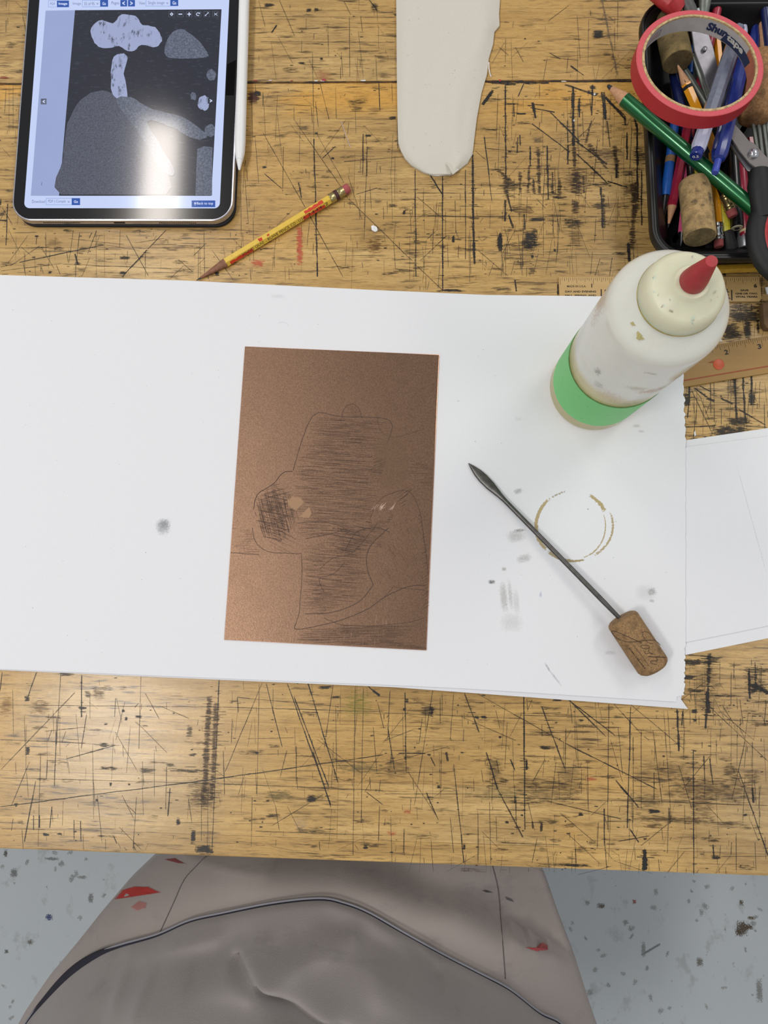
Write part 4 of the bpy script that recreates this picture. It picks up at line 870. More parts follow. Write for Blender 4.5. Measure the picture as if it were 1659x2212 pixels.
def z_(px_, py_, z): return at(px_, py_, z)
# low layer
rod('marker', z_(1459, 255, .016), z_(1434, 452, .012), [('barrel', [(0, 3.6), (36, 3.6), (56, 3.9), (62, 3.4)], M_BLU2, 16), ('paper_band', [(31, 3.7), (36, 3.7)], M_TAN, 16), ('tip', [(61.5, 2.9), (72, 2.2), (84, .8)], M_BLK, 12)], 'mid-blue marker with a torn tan band, leftmost in the tray', 'marker')
hexpencil('pencil', z_(1487, 268, .022), z_(1443, 492, .010), 3.5, M_CRM, 'crimson pencil pointing down, just right of the banded blue marker', tipmm=16, leadmm=3)
hexpencil('pencil', z_(1491, 330, .014), z_(1470, 532, .008), 3.0, M_PNK, 'pink pencil almost hidden left of the lower cork', tipmm=10, leadmm=2, cedar=M_BLK)
rod('paintbrush_handle', z_(1486, 300, .018), z_(1500, 470, .014), [('barrel', [(0, 2.2), (40, 3.2), (70, 3.2)], M_BLK, 14)], 'thin glossy black handle running under the lower cork', 'handle')
hexpencil('pencil', z_(1499, 335, .018), z_(1532, 500, .008), 3.7, M_YELM, 'dull yellow pencil pressed behind the lower cork', tip=False)
hexpencil('pencil', z_(1553, 534, .018), z_(1541, 330, .022), 3.6, M_ORG, 'orange pencil with silver ferrule and eraser, right of the lower cork', M_FERS, tip=False)
rod('highlighter', z_(1578, 542, .008), z_(1552, 440, .016), [('cap', [(0, 5.0), (1, 5.6), (15, 5.6)], M_BLK2, 18), ('barrel', [(14, 5.3), (40, 5.3)], M_YELM, 18)], 'yellow highlighter with a black cap at the tray front', 'highlighter')
hexpencil('pencil', z_(1584, 468, .026), z_(1548, 380, .026), 3.7, M_BLK, 'black pencil with brass ferrule and worn pink eraser', M_FER, tip=False)
rod('pen', z_(1592, 492, .018), z_(1582, 330, .018), [('barrel', [(0, 4.0), (.5, 4.6), (60, 4.4)], M_BLK, 18), ('end_ring', [(-.5, 2.2), (-.4, 4.0), (.4, 4.2)], mat('cream_ring', (190, 180, 150), .5), 18), ('end_plug', [(-.8, 1.8), (.4, 2.4)], M_BLK2, 14)], 'black pen with a cream ring at its end, below the eraser', 'pen')
rod('pen', z_(1611, 508, .014), z_(1599, 330, .016), [('barrel', [(0, 3.6), (1, 4.2), (65, 4.0)], M_CRM, 18), ('clip_end', [(2, 4.3), (4, 4.3)], mat('ivory_tip', (220, 200, 160), .5), 18)], 'dark red pen with an ivory tip, right of the black pen', 'pen')
rod('pen', z_(1609, 534, .008), z_(1607, 505, .010), [('barrel', [(0, 4.8), (.5, 5.2), (8, 5.2), (9, 4.6), (13, 4.4)], mat('grey_cap', (150, 152, 158), .3, .6), 20)], 'silver-grey capped pen end in the tray front corner', 'pen')
rod('pen', z_(1594, 470, .010), z_(1576, 250, .013), [('barrel', [(0, 3.5), (80, 3.5)], M_BLK2, 12)], 'plain matt black pen deep in the tray, mostly hidden', 'pen')
hexpencil('pencil', z_(1625, 525, .012), z_(1607, 310, .014), 3.5, M_BLK, 'black lacquered pencil with silver print beside the scissor handle', tip=False)
hexpencil('pencil', z_(1640, 530, .006), z_(1620, 300, .008), 3.3, M_CRM, 'dark crimson pencil under the black-handled scissors', tip=False)
rod('pen', z_(1530, 540, .006), z_(1512, 300, .006), [('barrel', [(0, 3.4), (85, 3.4)], M_BLK2, 12)], 'matt black pen lying on the tray bottom under the lower cork', 'pen')
pt_ = MB()
# inside and above the ring
rod('pen', z_(1634, 25, .020), z_(1622, 175, .016), [('barrel', [(0, .8), (6, 2.0), (18, 3.3), (22, 4.2), (50, 4.2)], M_BLU, 16)], 'bright blue pointed pen cap right of the tape roll top', 'pen')
rod('pen', z_(1608, 36, .020), z_(1600, 150, .016), [('barrel', [(0, .6), (3, 1.8), (12, 3.2), (45, 3.4)], M_LAV, 16)], 'pale grey pen tip beside the bright blue cap', 'pen')
rod('pen', z_(1643, -60, .030), z_(1672, 190, .028), [('barrel', [(0, 3.2), (95, 3.2)], M_NVY, 16)], 'long glossy navy pen along the right edge of the photo', 'pen')
rod('wooden_stick', z_(1638, -60, .024), z_(1648, 120, .020), [('barrel', [(0, 1.8), (70, 1.8)], M_CEDAR, 8)], 'thin bare wooden stick beside the navy pen', 'stick')
hexpencil('pencil', z_(1547, 60, .022), z_(1560, 200, .018), 2.9, M_ORG, 'orange pencil seen through the tape roll, between blade and pen', tip=False)
rod('pen', z_(1497, 88, .014), z_(1492, 150, .012), [('tip', [(0, .6), (10, .9), (14, 2.2), (26, 2.4)], M_BLU2, 12)], 'small blue pen tip between the upper cork and the steel blade', 'pen')
rod('pen', z_(1550, 15, .030), z_(1500, 240, .012), [('barrel', [(0, 2.6), (1.0, 3.2), (3, 3.6), (100, 3.6)], M_CRM, 16), ('chrome_tip', [(-2, 1.8), (-.5, 2.8), (.5, 3.0)], M_FERS, 14)], 'crimson pen passing under the steel blade', 'pen')
rod('pen', z_(1455, 160, .010), z_(1475, 250, .014), [('barrel', [(0, 3.6), (60, 3.6)], M_NVY, 14)], 'dark navy pen under the sharpened orange pencil', 'pen')
rod('etching_needle', z_(1478, 148, .020), z_(1530, 232, .020), [('shaft', [(0, 2.2), (55, 3.0)], M_GREYR, 12)], 'grey metal shaft behind the sharpened orange pencil', 'tool')
# corks
def cork_mat(name, c, dark, ns=260):
    k = NT(name); n1 = k.noise(ns, 5, .7); n2 = k.noise(ns * .25, 4, .6)
    col = k.mix(k.ramp(n1, [(.4, B0), (.6, W0)]), rgb(tuple(int(v * .84) for v in c)), rgb(tuple(int(v * 1.14) for v in c)))
    col = k.mix(k.math('MULTIPLY', k.ramp(n2, [(.5, B0), (.68, W0)]), .55), col, rgb(dark))
    pits = k.ramp(k.noise(ns * 1.7, 2, .5), [(.66, B0), (.72, W0)]); col = k.mix(k.math('MULTIPLY', pits, .6), col, rgb(dark))
    k.l(col, k.b.inputs['Base Color']); k.b.inputs['Roughness'].default_value = .85; k.bump(n1, .3, .0006); return k.m
M_CORK = cork_mat('natural_cork', (158, 132, 90), (104, 84, 56), 130); M_CORKA = cork_mat('agglomerate_cork', (156, 116, 76), (94, 64, 38), 700); M_CORKG = cork_mat('dirty_cork', (138, 118, 76), (84, 76, 50), 120)
M_CORKD = cork_mat('dark_cork_end', (112, 94, 62), (66, 54, 38), 300)  # darker tone for the end face of a cork
def cork(A_, B_, r, m, label, extra=None):
    A_, B_ = Vector(A_), Vector(B_); L_ = (B_ - A_).length; t = MB()
    t.lathe(A_, B_, [(0, 0), (0, r * .95), (.0003, r * .98), (.0012, r), (L_ - .0012, r), (L_ - .0003, r * .985), (L_, r * .95)], m, 40)
    t.lathe(B_, B_ + (B_ - A_), [(.00005, r * .93), (.00012, 0)], M_CORKD, 40)
    if extra: extra(t, A_, B_, r)
    return tag(t.build('wine_cork', angle=50), label, 'cork')
def lower_x0(t, A_, B_, r):
    for (x, y, rx, ry, a_) in [(1518, 425, 4, 9, .6), (1520, 440, 5, 10, .5), (1487, 437, 12, 14, .35), (1524, 466, 3, 12, .4), (1492, 452, 8, 8, .3), (1527, 480, 3, 10, .4)]:
        c = at(x, y, .050); t.blob(Vector((c.x, c.y, A_.z + r * .985)) - (Vector((0, 0, .0012)) if abs(x - 1505) > 14 else Vector((0, 0, 0))), rx * K * .8, ry * K * .8, (90, 86, 76), a_, .9, .5, M_STAIN, z=.0005)
def cork_dirt(t, A_, B_, r):
    ax = (B_ - A_).normalized(); u = (Vector((0, 0, 1)) - ax * ax.z).normalized(); v = ax.cross(u)
    for d0, l0, wd, ln, c_, a_ in [(-.5, .45, .0022, .0075, (72, 72, 68), .6), (-.75, .62, .0016, .0060, (80, 78, 70), .5), (.55, .52, .0030, .0030, (104, 88, 70), .5), (.35, .30, .002, .003, (110, 94, 70), .4), (-.3, .20, .004, .002, (96, 84, 60), .4), (.1, .6, .002, .002, (90, 80, 66), .4), (-.9, .4, .0016, .012, (90, 84, 70), .45)]:
        N_ = 4; L_ = (B_ - A_).length
        def q(i, j):
            a, b = -1 + 2 * i / N_, -1 + 2 * j / N_; th = d0 + a * wd / r
            return A_ + ax * (L_ * l0 + b * ln) + (u * math.cos(th) + v * math.sin(th)) * (r + .00012), (math.copysign(abs(a) ** .34, a), b)
        for i in range(N_):
            for j in range(N_):
                Q = [q(i, j), q(i + 1, j), q(i + 1, j + 1), q(i, j + 1)]; t.quad_mark([k[0] for k in Q], [k[1] for k in Q], lin(c_), a_, 1.0, .7, M_STAIN)
cork(z_(1500, 396, .032), z_(1512, 513, .040), .0112, M_CORK, 'smudged natural cork near the front of the tray, above the glue bottle', cork_dirt)
cork(z_(1440, 20, .022), z_(1464, 134, .030), .0110, M_CORKG, 'yellowish cork seen through the left of the tape roll')
ck3 = MB(); A_, B_ = z_(1646, 120, .040), z_(1629, 262, .036); L_ = (B_ - A_).length
ck3.lathe(A_, B_, [(0, .0105), (.002, .0118), (L_ - .006, .0120), (L_ - .002, .0112), (L_, .0085)], M_CORKA, 36)
tool3 = thing('cork_tool', (A_.x, A_.y, TZ + .03), 'wire tool with a brown crumbly cork handle, right of the tape roll', 'tool')
ck3.build('cork_handle', tool3, angle=50)
for (x, y, x2, y2) in [(1626, 262, 1640, 350), (1638, 262, 1650, 360), (1648, 258, 1660, 350), (1656, 258, 1668, 350)]:
    MB().lathe(z_(x, y, .032), z_(x2, y2, .026), [(0, .0014), (.034, .0014)], M_GREYR, 10).build('tine', tool3)
# steel snips with the red and grey handle (top)
sn = thing('snips', at(1510, 60, .03), 'steel-bladed snips with a red handle, under the tape roll', 'snips')
def plate3(pts, th, m, name, par, bev=.0003):
    P_ = [z_(*p) for p in pts]; n__ = len(P_)
    N_ = Vector((0, 0, 0))
    for i in range(1, n__ - 1): N_ += (P_[i] - P_[0]).cross(P_[i + 1] - P_[0])
    N_.normalize()
    if N_.z < 0: P_.reverse(); N_ = -N_
    c_ = sum(P_, Vector()) / n__
    mb = MB(); ins = [p + (c_ - p).normalized() * bev * 2 for p in P_]
    V_ = [p - N_ * th for p in P_] + [p - N_ * bev for p in P_] + ins
    F_ = [(k * n__ + i, k * n__ + (i + 1) % n__, (k + 1) * n__ + (i + 1) % n__, (k + 1) * n__ + i) for k in (0, 1) for i in range(n__)]
    mb.add(V_, F_, m); mb.add([V_[2 * n__ + i] for i in range(n__)], [tuple(range(n__))], m, False); mb.add([V_[i] for i in range(n__)], [tuple(reversed(range(n__)))], m, False)
    return mb
b1 = plate3([(1488, 20, .040), (1518, 14, .040), (1530, 70, .037), (1541, 100, .036), (1552, 150, .033), (1556, 205, .030), (1540, 214, .030), (1516, 150, .033), (1500, 110, .035)], .0018, M_SIL, '', sn)
b1.lathe(z_(1522, 106, .0362), z_(1522, 106, .0362) + Vector((0, 0, .001)), [(-.001, .0018), (.0008, .0018), (.0011, .0012)], M_SIL, 16)
b1.build('blade', sn)
plate3([(1500, 112, .033), (1515, 150, .031), (1536, 214, .028), (1528, 216, .028), (1508, 160, .031), (1496, 118, .033)], .0015, M_GREYR, '', sn).build('lower_blade', sn)
for pth, m, nm, r in (([(1380, -60, .040), (1420, -25, .044), (1452, 2, .044), (1466, 22, .040)], M_REDW, 'red_grip', [.007, .0095, .0095, .0065]), ([(1470, -40, .040), (1478, -8, .042), (1492, 20, .041), (1504, 45, .038)], mat('grey_grip', (84, 84, 84), .5), 'grey_grip', [.004, .0045, .0045, .003]), ([(1528, -50, .040), (1524, -8, .040), (1521, 20, .039), (1520, 40, .037)], M_GREYR, 'spring_arm', [.005, .0048, .004, .003])):
    t_ = MB(); t_.tube([z_(*p) for p in pth], r, m, 16, .7); t_.build(nm, sn)
# black divider rim at the tray back
# upper layer: sharpened orange pencil, clear pen, blue pen, green pencil
op = hexpencil('pencil', z_(1556, 352, .026), z_(1462, 136, .036), 3.7, M_ORG, 'sharpened orange pencil pointing up-left inside the tape roll', tipmm=17, leadmm=2.0)
d2 = (z_(1462, 136, .036) - z_(1556, 352, .026)); Lp2 = d2.length; d2.normalize()
rg = MB(); rg.lathe(z_(1556, 352, .026), z_(1462, 136, .036), [(Lp2 - .0215, .0038), (Lp2 - .0165, .0036), (Lp2 - .013, .0027)], M_BLK2, 6); rg.build('black_dip', op)
# grey/white gel pen
gA, gB = z_(1596, 60, .044), z_(1504, 334, .056); Lg = (gB - gA).length * 1000; ux = (gB - gA).normalized()
gp = rod('pen', gA, gB, [('clip', [(0, 4.0), (Lg * .18, 5.4), (Lg * .62, 5.6), (Lg * .72, 5.5)], M_GREYC, 8), ('barrel', [(Lg * .72, 5.0), (Lg * .94, 5.4), (Lg * .97, 4.4)], M_LAV, 10), ('end_cap', [(Lg * .95, 4.1), (Lg * .955, 4.3), (Lg + 1.2, 4.3), (Lg + 1.7, 3.9)], M_BLU, 24)], 'frosted clear pen with a blue end cap marked 0.5', 'pen')
cc = gB + ux * .0018; ay = (Vector((0, 1, 0)) - ux * ux.y).normalized(); ax = ay.cross(-ux) * -1; ax = ux.cross(ay) * -1 if False else ay.cross(ux)
tm = MB()
a1 = (Vector((.5, .86, 0)) - ux * Vector((.5, .86, 0)).dot(ux)).normalized(); a2 = ux.cross(a1)
if a2.dot(Vector((1, 0, 0))) < 0 and False: a2 = -a2
tm.text('0.5', lambda x, y: cc + a1 * (x - .5) * .0042 + a2 * (y - .5) * .0022, 1, 1, M_STY, .01); tm.build('size_mark', gp)
sh = MB(); sh.lathe(z_(1533, 238, .0535) + Vector((0, 0, .0)), z_(1516, 300, .0565), [(0, .0022), (.001, .0030), (.012, .0030), (.0135, .002)], mat('lilac_insert', (140, 140, 200), .4), 14); sh.build('insert', gp)
# blue click pen
bA, bB = z_(1612, 96, .040), z_(1551, 346, .052); Lb = (bB - bA).length * 1000
bp = rod('pen', bA, bB, [('barrel', [(0, 4.6), (6, 5.6), (Lb - 16, 5.9), (Lb - 6, 5.9), (Lb - 1, 4.6), (Lb, 3.0)], M_BLU, 10), ('button', [(Lb - 1, 2.5), (Lb + 10.4, 2.5), (Lb + 11, 2.2)], mat('light_blue_button', (58, 76, 170), .35), 18)], 'blue click pen with its button end over the green pencil', 'pen')
cl = MB(); ub = (bB - bA).normalized(); cl.box(0, .001, 0, .001, 0, .001, M_BLU) if False else None
off = ub.cross(Vector((0, 0, 1))).normalized(); off = off if off.x < 0 else -off
q0, q1 = bA.lerp(bB, .35) + off * .0045 + Vector((0, 0, .003)), bA.lerp(bB, .95) + off * .0052 + Vector((0, 0, .0034))
cl.lathe(q0, q1, [(0, .0012), ((q1 - q0).length - .004, .0018), ((q1 - q0).length, .0010)], M_NVY, 8); cl.build('pocket_clip', bp)
# green jumbo pencil lying across the tray rim
gA2, gB2 = z_(1652, 472, .043), z_(1312, 184, .038); Lj = (gB2 - gA2).length * 1000
gr = rod('pencil', gA2, gB2, [('barrel', [(0, 2.2), (1.2, 3.8), (4, 4.9), (8, 5.2), (Lj - 17, 5.2)], M_GRN, 28), ('sharpened_wood', [(Lj - 18, 5.1), (Lj - 15, 4.5), (Lj - 4.0, 1.9)], M_CEDAR, 20), ('lead', [(Lj - 4.2, 1.85), (Lj - .8, 1.2), (Lj, .5)], M_LEAD, 14)], 'thick metallic green pencil lying diagonally across the tray rim', 'pencil')
dg_ = (gA2 - gB2).normalized(); lt = dg_.cross(Vector((0, 0, 1))).normalized()
if lt.y < 0: lt = -lt
nn_ = dg_.cross(lt); nn_ = nn_ if nn_.z > 0 else -nn_
pr = MB(); pr.lathe(gA2, gB2, [(.001 * a, .001 * r) for a, r in [(0, 2.2), (1.2, 3.8), (4, 4.9), (8, 5.2), (Lj - 17, 5.2)]], M_GRN, 28)
for txt, a_, b_ in (('JUMBO', .039, .052), ('USA', .0835, .089), ('EMPIRE', .091, .105), ('DE', .110, .1145)):
    ok = .0052 + .0001
    nf = (nn_ * .5 + lt * .866).normalized(); tf = (lt * .5 - nn_ * .866).normalized()
    pr.text(txt, (lambda a_, b_: lambda x, y: gB2 + dg_ * (a_ + (b_ - a_) * x) + nf * ok + tf * (-.0017 + .0026 * y))(a_, b_), 1, 1, M_SILP)
for ch in list(gr.children):
    if ch.name.startswith('barrel'): bpy.data.objects.remove(ch)
pr.build('barrel', gr, angle=32)

# ------------------------------------------------------------------ tape roll
tc_, tn = Vector((.1945, .3636, TZ + .0745)), Vector((.048, .127, .991)).normalized()
tape = thing('tape_roll', tc_ - tn * .012, 'roll of red masking tape resting on top of the pens', 'tape')
tu = Vector((1, 0, 0)); tu = (tu - tn * tu.dot(tn)).normalized(); tv = tn.cross(tu)
def ringpt(deg, r, h): a_ = math.radians(deg); return tc_ + (tu * math.cos(a_) + tv * math.sin(a_)) * r + tn * h
def annulus(r0, r1, h0, h1, m, seg=96, bev=.0004, m_side=None):
    mb = MB(); prof = [(r0, h0), (r1 - bev, h0), (r1, h0 + bev), (r1, h1 - bev), (r1 - bev, h1), (r0, h1)]; n__ = len(prof)
    V_ = [ringpt(360 * i / seg, r, h) for i in range(seg) for r, h in prof]
    F_ = [(i * n__ + k, ((i + 1) % seg) * n__ + k, ((i + 1) % seg) * n__ + (k + 1) % n__, i * n__ + (k + 1) % n__) for i in range(seg) for k in range(n__)]
    mb.add(V_, F_, m)
    if m_side:
        k_ = mb.mi(m_side); mb.m = [k_ if (i % n__) == 2 else q for i, q in enumerate(mb.m)]
    return mb
def tape_mat():
    k = NT('red_tape'); nz = k.noise(500, 4, .7); k.l(k.mix(nz, rgb((204, 74, 84)), rgb((222, 100, 108))), k.b.inputs['Base Color']); k.b.inputs['Roughness'].default_value = .6; k.bump(nz, .3, .0003); return k.m
annulus(.0403, .0442, -.0120, 0, tape_mat(), m_side=mat('red_crepe_face', (178, 40, 48), .55, var=.05)).build('tape', tape, angle=30)
M_CARD = cork_mat('cardboard', (196, 170, 124), (150, 122, 84), 400); M_LINER = mat('grey_liner', (186, 180, 182), .55, var=.07, nscale=150); M_SALM = mat('bare_core', (176, 104, 80), .6)
M_NAVY = mat('navy_print', (38, 50, 84), .5); M_PALE = mat('pale_print', (196, 196, 190), .6); M_PINKP = mat('pink_print', (196, 130, 136), .6)
co = annulus(.0385, .0402, -.0119, .0002, M_CARD, bev=.0002)
def wallq(d0, d1, h0, h1, m, lay=1, r=.0385, n=16, skew=0):
    V_ = []; 
    for i in range(n + 1):
        dd = d0 + (d1 - d0) * i / n
        V_ += [ringpt(dd, r - lay * .00012, h0), ringpt(dd + skew, r - lay * .00012, h1)]
    co.add(V_, [(2 * i, 2 * i + 1, 2 * i + 3, 2 * i + 2) for i in range(n)], m)
wallq(20, 186, -.0117, -.0009, M_LINER, 1, n=48)
wallq(-48, 20, -.0117, -.0009, M_SALM, 1, n=20)
wallq(12, 55, -.0114, -.0050, M_NAVY, 2, n=14, skew=-3)
wallq(154, 186, -.0100, -.0035, M_NAVY, 2, n=10, skew=2)
for h in (-.0088, -.0040): wallq(127, 150, h, h + .0003, M_NAVY, 2, n=8)
for d in (127, 144, 150): wallq(d, d + .5, -.0088, -.0040, M_NAVY, 2, n=1)
for h in (-.0062, -.0076): wallq(129, 142, h, h + .0007, M_PINKP, 2, n=6)
def wtext(t, d0, d1, h0, h1, m, bold=.03, r=.0385 - .0004):
    co.text(t, lambda x, y: ringpt(d0 + (d1 - d0) * x, r, h0 + (h1 - h0) * y), 1, 1, m, bold)
wtext('Shur', 74, 51, -.0084, -.0024, M_NAVY, .05); wtext('tape', 50, 25, -.0098, -.0048, M_PALE, .04)
wtext('tape', 172, 160, -.0085, -.0055, M_PALE, .02)
for i in range(14): wallq(random.uniform(50, 70), random.uniform(50, 70), -.0016, -.0024, M_GREYR, 2, n=2) if False else None
co.build('cardboard_core', tape, angle=30)

# ------------------------------------------------------------------ scissors, right
sz = thing('scissors', at(1628, 332, .05), 'scissors with black handles lined in red, at the right edge over the tray', 'scissors')
M_STEEL2 = mat('brushed_steel', (116, 111, 110), .45, .5, var=.05, nscale=100)
ub_ = plate3([(1560, 240, .046), (1582, 262, .047), (1606, 288, .048), (1620, 305, .0485), (1631, 310, .049), (1664, 347, .050), (1672, 392, .050), (1630, 360, .0495), (1619, 351, .049), (1597, 325, .048), (1576, 294, .047), (1556, 262, .046)], .0016, M_STEEL2, '', sz); ub_.build('blade', sz)
plate3([(1556, 262, .0440), (1600, 320, .0455), (1632, 352, .0465), (1634, 374, .0465), (1615, 368, .046), (1596, 342, .0450), (1574, 306, .0445)], .0015, M_SIL, '', sz).build('lower_blade', sz)
MB().lathe(z_(1628, 332, .0490), z_(1628, 332, .0490) + Vector((0, 0, .003)), [(-.0045, .0034), (.0012, .0036), (.0022, .0028), (.0027, .0014), (.0028, .0002)], mat('polished_screw', (210, 210, 214), .12, 1), 28).build('pivot_screw', sz)
h1 = MB()
cR = (1712, 508); 
loop = [z_(cR[0] + 78 * math.cos(math.radians(a_)), cR[1] - 92 * math.sin(math.radians(a_)), .046) for a_ in range(0, 361, 12)]
h1.tube(loop, .0075, M_BLK2, 14, .75)
h1.tube([z_(1640, 366, .0505), z_(1641, 400, .0500), z_(1645, 440, .0480), z_(1650, 470, .047)], [.0062, .0085, .0078, .0075], M_BLK2, 16, .75)
h1.build('handle', sz)
h2 = MB(); loop2 = [z_(cR[0] + 62 * math.cos(math.radians(a_)), cR[1] - 72 * math.sin(math.radians(a_)), .0475) for a_ in range(0, 361, 12)]
h2.tube(loop2, .0028, M_REDW, 10, 1.4); h2.build('red_lining', sz)
h3 = MB(); h3.tube([z_(1664, 372, .049), z_(1700, 400, .048), z_(1740, 430, .047)], [.0065, .0075, .007], M_BLK2, 14, .75); h3.build('handle', sz)

# ------------------------------------------------------------------ rulers
def ruler_mat(name, c, c2): 
    k = NT(name); n1 = k.noise(60, 5, .6, st=(.15, 3, 1)); n2 = k.noise(500, 3, .7)
    col = k.mix(n1, rgb(c), rgb(c2)); col = k.mix(k.math('MULTIPLY', k.ramp(n2, [(.6, B0), (.7, W0)]), .3), col, rgb((120, 90, 50))); k.l(col, k.b.inputs['Base Color']); k.b.inputs['Roughness'].default_value = .4; return k.m
M_RUL = ruler_mat('ruler_wood', (206, 172, 116), (184, 146, 90)); M_RUL2 = ruler_mat('old_ruler_wood', (168, 130, 64), (142, 106, 48))
r1 = MB(); rp = [at(1207, 598, .002), at(1641, 598, .002), at(1644, 651, .002), at(1209, 655, .002)]
RT = .0022
r1.prism([(p.x, p.y) for p in (rp[0], rp[1], at(1645, 645, .002), rp[2] - Vector((.001, 0, 0)), rp[3])], TZ, TZ + RT, M_RUL, .0004)
def rl(u, v): # u inches along, v metres down from the top edge
    o_ = rp[0] + Vector((.0012, -.0004, 0)); e_ = (rp[1] - rp[0]).normalized(); w_ = Vector((e_.y, -e_.x, 0))
    p = o_ + e_ * (u * .0254) + w_ * v; p.z = TZ + RT + .00004; return p
for i in range(0, 97):
    ln = .0066 if i % 16 == 0 else (.0052 if i % 8 == 0 else (.0042 if i % 4 == 0 else (.0034 if i % 2 == 0 else .0026)))
    r1.line(rl(i / 16, .0002), rl(i / 16, ln), .00032, (40, 32, 24), .95, 0, .3, M_STAIN, z=.00002)
def rt(t, u0, u1, v0, v1, bold=.02):
    r1.text(t, lambda x, y: rl(u0 + (u1 - u0) * x, v1 + (v0 - v1) * y), 1, 1, M_INKP, bold)
rt('MADE IN U.S.A.', .2, .78, .0065, .0082); rt('1', .935, .965, .0052, .0084, .05); rt('6', 5.82, 5.92, .0052, .0084, .05)
for i in range(2, 6): rt(str(i), i - .1, i - .02, .0052, .0084, .05)
rt('DAY AND EVENING', .14, 1.08, .0108, .0124, .04); rt('FALL, SPRING, AND', .14, 1.08, .0140, .0156, .04); rt('SUMMER CLASSES', .14, 1.08, .0170, .0184, .04)
rt('BUSINESS SCHOOL', 1.34, 5.0, .0100, .0150, .05)
rt('SAVE', 5.42, 5.66, .0098, .0112, .05); rt('ONE OR TWO', 5.26, 5.92, .0124, .0139, .05); rt('VITAL YEARS', 5.26, 5.92, .0149, .0164, .05)
for u in (1.22, 5.14): r1.box(rl(u, 0).x, rl(u + .035, 0).x, rl(0, .0180).y, rl(0, .0095).y, TZ + RT, TZ + RT + .00005, M_INKP)
rt('L', 5.0, 5.08, .0094, .0122, .05); rt('O', 5.0, 5.07, .0134, .0152, .03); rt('oh', 4.98, 5.11, .0160, .0176, .03)
tag(r1.build('ruler'), 'short pale wooden ruler with printed adverts, behind the glue bottle', 'ruler')
r2 = MB(); q_ = [at(1440, 766, .003), at(1760, 700, .003), at(1760, 790, .003), at(1440, 836, .003)]
e_ = (at(1659, 723, .003) - at(1530, 745, .003)).normalized(); w_ = Vector((e_.y, -e_.x, 0)); o_ = at(1530, 747, .003) - e_ * .036
def r2p(u, v): p = o_ + e_ * u + w_ * v; p.z = TZ + .0022; return p
WID = .0285
r2.prism([(p.x, p.y) for p in (r2p(0, 0), r2p(.15, 0), r2p(.15, WID), r2p(0, WID))], TZ + .0, TZ + .0022, M_RUL2, .0005)
for i in range(-6, 60):
    ln = .0084 if i % 16 == 0 else (.0062 if i % 8 == 0 else (.0048 if i % 4 == 0 else (.0040 if i % 2 == 0 else .0030)))
    u_ = .0258 + i / 16 * .0254
    if 0 < u_ < .149: r2.line(r2p(u_, .0003), r2p(u_, ln), .0004, (50, 38, 24), .9, .1, .3, M_STAIN, z=.00002)
for nme, u_ in (('1', .0258), ('2', .0512), ('3', .0766)):
    r2.text(nme, (lambda u_: lambda x, y: r2p(u_ - .0040 + .0030 * x, .0090 - .0040 * y) + Vector((0, 0, .00003)))(u_), 1, 1, M_INKP, .04)
M_RST = mat('rust_stripe', (150, 74, 40), .6)
for v_ in (.0228, ): r2.add([r2p(0, v_) + Vector((0, 0, .0001)), r2p(.15, v_) + Vector((0, 0, .0001)), r2p(.15, v_ + .0010) + Vector((0, 0, .0001)), r2p(0, v_ + .0010) + Vector((0, 0, .0001))], [(3, 2, 1, 0)], M_RST, False)
cdot = r2p(.041, .0155)
r2.lathe(cdot, cdot + Vector((0, 0, .001)), [(0, .0042), (.0003, .0042), (.0005, .0036)], mat('orange_wax', (196, 84, 44), .4), 20)
r2.add([cdot + Vector((-.0035, .001, .0002)), cdot + Vector((-.0085, .0012, .0001)), cdot + Vector((-.0040, .0030, .0002))], [(0, 1, 2)], M_RST, False)
tag(r2.build('ruler'), 'worn amber wooden ruler with an orange wax dot, right of the bottle', 'ruler')
hexpencil('pencil', at(1700, 575, .0038), at(1530, 582, .0038), 3.6, mat('mustard_paint', (190, 146, 46), .35), 'mustard yellow pencil lying on the bench against the tray front', tip=False)
wd = MB(); M_BRW = mat('brown_wood', (112, 84, 56), .7, var=.2, nscale=90)
wd.prism([(p.x, p.y) for p in (at(1646, 656, .006), at(1690, 640, .006), at(1690, 712, .006), at(1656, 710, .006), at(1649, 698, .006))], TZ, TZ + .007, M_BRW, .0006)
tag(wd.build('wood_block'), 'small brown wooden scrap cut off by the right edge', 'block')
def chip(pts, z, label, nm='paper_chip', th=.0004):
    m_ = MB(); m_.prism([(at(x, y, z).x, at(x, y, z).y) for x, y in pts], TZ + z, TZ + z + th, M_FLECK); return tag(m_.build(nm), label, 'chip')
chip([(802, 490), (806, 488), (814, 492), (816, 499), (811, 502), (803, 498)], .0002, 'white oblong chip on the wood right of the yellow pencil', th=.0012)
chip([(1652, 622), (1662, 620), (1662, 636), (1656, 637)], .0002, 'white paper crumb above the brown wooden scrap', th=.0010)
chip([(1548, 728), (1556, 732), (1560, 738), (1553, 737)], .0023, 'tiny white crumb on the edge of the amber ruler')
chip([(1499, 935), (1501, 930), (1503, 940), (1500, 943)], .0002, 'tiny white sliver on the wood between the two white sheets')
fb = MB()
fb.tube([at(1056, 135, .002), at(1056, 148, .003), at(1058, 158, .002), at(1061, 166, .001)], .0004, M_FLECK, 6); tag(fb.build('paper_thread'), 'short curled white thread right of the cream strip', 'thread')
fb = MB(); fb.tube([at(737, 262, .0005), at(744, 282, .0006), at(750, 300, .0005), at(757, 318, .0004)], .00018, mat('lilac_thread', (214, 200, 210), .6), 6); tag(fb.build('thread'), 'thin pale straight fibre on the wood above the yellow pencil', 'thread')

